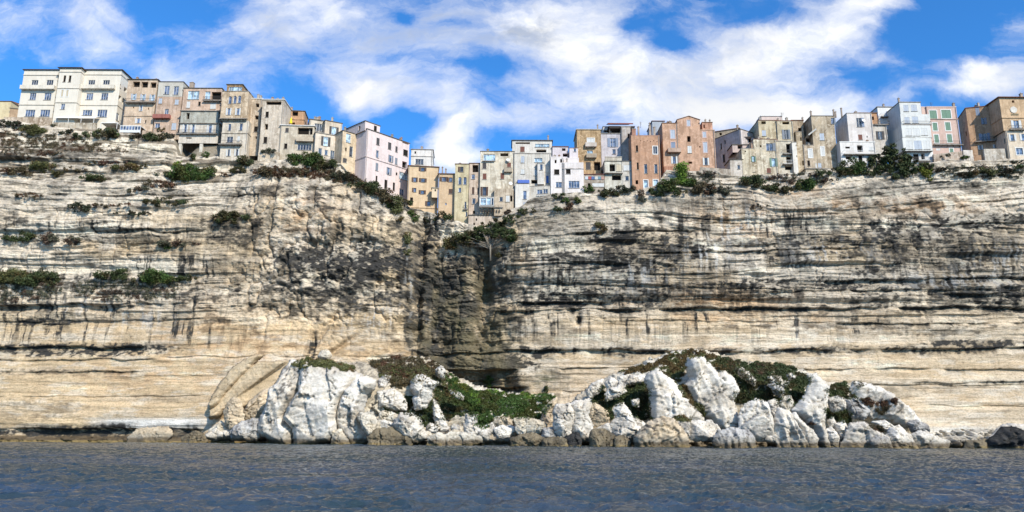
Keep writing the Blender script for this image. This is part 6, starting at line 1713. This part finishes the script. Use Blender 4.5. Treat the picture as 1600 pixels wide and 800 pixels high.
# ================================================================== light
SUNV = Vector((.45, -.68, .56)).normalized()
el = math.asin(SUNV.z); az = math.atan2(SUNV.x, SUNV.y)
sl = bpy.data.lights.new('sun', 'SUN'); so = bpy.data.objects.new('sun', sl); COL.objects.link(so)
sl.energy = 4.4; sl.angle = rad(.5); sl.color = (1.0, .92, .79)
so.rotation_euler = (-SUNV).to_track_quat('-Z', 'Y').to_euler()
w = bpy.data.worlds.new('World'); SC.world = w
t = NT(w)
out = t.n('ShaderNodeOutputWorld'); bg = t.n('ShaderNodeBackground'); bg.inputs['Strength'].default_value = .145
t.t.links.new(bg.outputs[0], out.inputs[0])
sky = t.n('ShaderNodeTexSky'); sky.sky_type = 'NISHITA'; sky.sun_disc = False; sky.sun_elevation = el; sky.sun_rotation = az
sky.air_density = 1.0; sky.dust_density = .6; sky.ozone_density = 2.5
tc = t.n('ShaderNodeTexCoord').outputs['Generated']
sp = t.n('ShaderNodeSeparateXYZ'); t.put(sp.inputs[0], tc)
# horizontal direction folded onto the cliff side; u across, v up
yc = t.math('MAXIMUM', t.math('ABSOLUTE', sp.outputs[1]), .18)
u = t.math('DIVIDE', sp.outputs[0], yc); v = t.math('DIVIDE', sp.outputs[2], yc)
cb = t.n('ShaderNodeCombineXYZ'); t.put(cb.inputs[0], u); t.put(cb.inputs[1], v)
uv = cb.outputs[0]


def vpx(px, py):
    d = ray(px, py); return d.x / d.y, d.z / d.y


wrp = t.n('ShaderNodeTexNoise'); t.put(wrp.inputs['Vector'], uv); wrp.inputs['Scale'].default_value = 5.0; wrp.inputs['Detail'].default_value = 6; wrp.inputs['Roughness'].default_value = .6
wv_ = t.vm('MULTIPLY', t.vm('SUBTRACT', wrp.outputs['Color'], (.5, .5, .5)), (.16, .10, 0))
uvw = t.vm('ADD', uv, wv_)
fine = t.noise(t.mapping(uvw, (1, 1.6, 1)), 7.0, 9, .62, .2)
wisp = t.noise(t.mapping(uvw, (.9, 2.0, 1)), 4.5, 9, .64, .3)
# clouds: (x, y, rx, ry, weight) weight<0 = blue gaps
CLD = [(700, 40, 330, 90, .46), (430, 20, 130, 60, .35), (830, 30, 120, 60, .45), (1120, 90, 130, 50, .62), (1230, 70, 100, 50, .62), (1320, 20, 70, 50, .55), (570, 120, 90, 40, .45), (560, 140, 40, 30, .45), (820, 140, 140, 22, .40), (1000, 150, 200, 26, .22),
       (150, 45, 80, 45, .55), (20, 45, 50, 40, .42), (280, 100, 140, 40, .5), (60, 90, 100, 20, .3), (690, 205, 48, 34, 1.0), (700, 245, 50, 25, .75), (760, 238, 40, 12, .4), (1545, 135, 60, 30, 1.0), (1590, 42, 40, 30, .6), (1250, 165, 260, 30, .6), (1050, 175, 120, 25, .4), (1400, 90, 60, 14, .25),
       (1190, 175, 90, 20, .45), (620, 160, 70, 20, .2), (950, 100, 100, 50, .45), (60, 120, 60, 14, .1), (1480, 150, 60, 14, .3), (1370, 8, 60, 22, .5), (330, 150, 100, 20, .2),
       (1055, 58, 36, 16, -.5), (1190, 22, 50, 18, -.3), (960, 20, 90, 30, .3), (640, 18, 24, 12, -.6), (230, 20, 60, 25, -.2), (480, 165, 40, 20, -.45), (1480, 60, 90, 40, -.6), (960, 195, 200, 26, .38), (780, 190, 60, 20, .2), (20, 110, 90, 35, -.5), (620, 195, 60, 20, -.4), (850, 214, 50, 12, -.1), (980, 25, 30, 20, -.5), (270, 70, 60, 20, -.2), (760, 110, 40, 12, -.2)]
acc = None
for (x, y, rx, ry, k) in CLD:
    c = vpx(x, y); a = vpx(x + rx, y); b_ = vpx(x, y - ry)
    q = t.vm('MULTIPLY', t.vm('SUBTRACT', uvw, (c[0], c[1], 0)), (1 / abs(a[0] - c[0]), 1 / abs(b_[1] - c[1]), 0))
    l = t.vm('DOT_PRODUCT', q, q)
    g = t.math('EXPONENT', t.math('MULTIPLY', l, -1.0))
    g = t.math('MULTIPLY', g, k)
    acc = g if acc is None else t.math('ADD', acc, g)
# away from the photographed part of the sky: ordinary broken cloud
back = t.mr(sp.outputs[1], .25, -.05)
acc = t.math('ADD', acc, t.math('MULTIPLY', back, .25))
dens = t.math('ADD', t.math('MULTIPLY', acc, .95), t.math('MULTIPLY', t.math('SUBTRACT', t.math('ADD', t.math('MULTIPLY', fine, .5), t.math('MULTIPLY', wisp, .5)), .5), 3.1))
mask = t.mr(dens, .02, 1.12)
shade = t.noise(t.mapping(uvw, (1, 1.4, 1)), 5.0, 7, .6, .3)
sh1 = t.mr(shade, .40, .62)
sh2 = t.mr(dens, .25, .9, .15, 1)
grey = vpx(700, 25)
qg = t.vm('MULTIPLY', t.vm('SUBTRACT', uvw, (grey[0], grey[1], 0)), (1 / .30, 1 / .10, 0))
gz = t.math('EXPONENT', t.math('MULTIPLY', t.vm('DOT_PRODUCT', qg, qg), -1.0))
CW = 6.8
ccol = t.mix(t.math('MULTIPLY', t.math('MULTIPLY', sh1, sh2), t.math('ADD', t.math('MULTIPLY', gz, .9), .4), clamp=True), (CW, CW * .985, CW * .95), (CW * .48, CW * .51, CW * .56))
hs = t.n('ShaderNodeHueSaturation'); hs.inputs['Saturation'].default_value = 1.0
t.put(hs.inputs['Color'], t.mix(1.0, sky.outputs[0], (.27, .77, 1.24), 'MULTIPLY'))
fin = t.mix(t.math('MULTIPLY', mask, .96), hs.outputs[0], ccol)
t.put(bg.inputs['Color'], fin)

SC.view_settings.view_transform = 'Standard'
SC.view_settings.look = 'None'
SC.view_settings.gamma = 1
SC.view_settings.exposure = 0.35
SC.render.engine = 'CYCLES'
SC.cycles.max_bounces = 5
SC.cycles.use_adaptive_sampling = True
SC.cycles.use_denoising = True
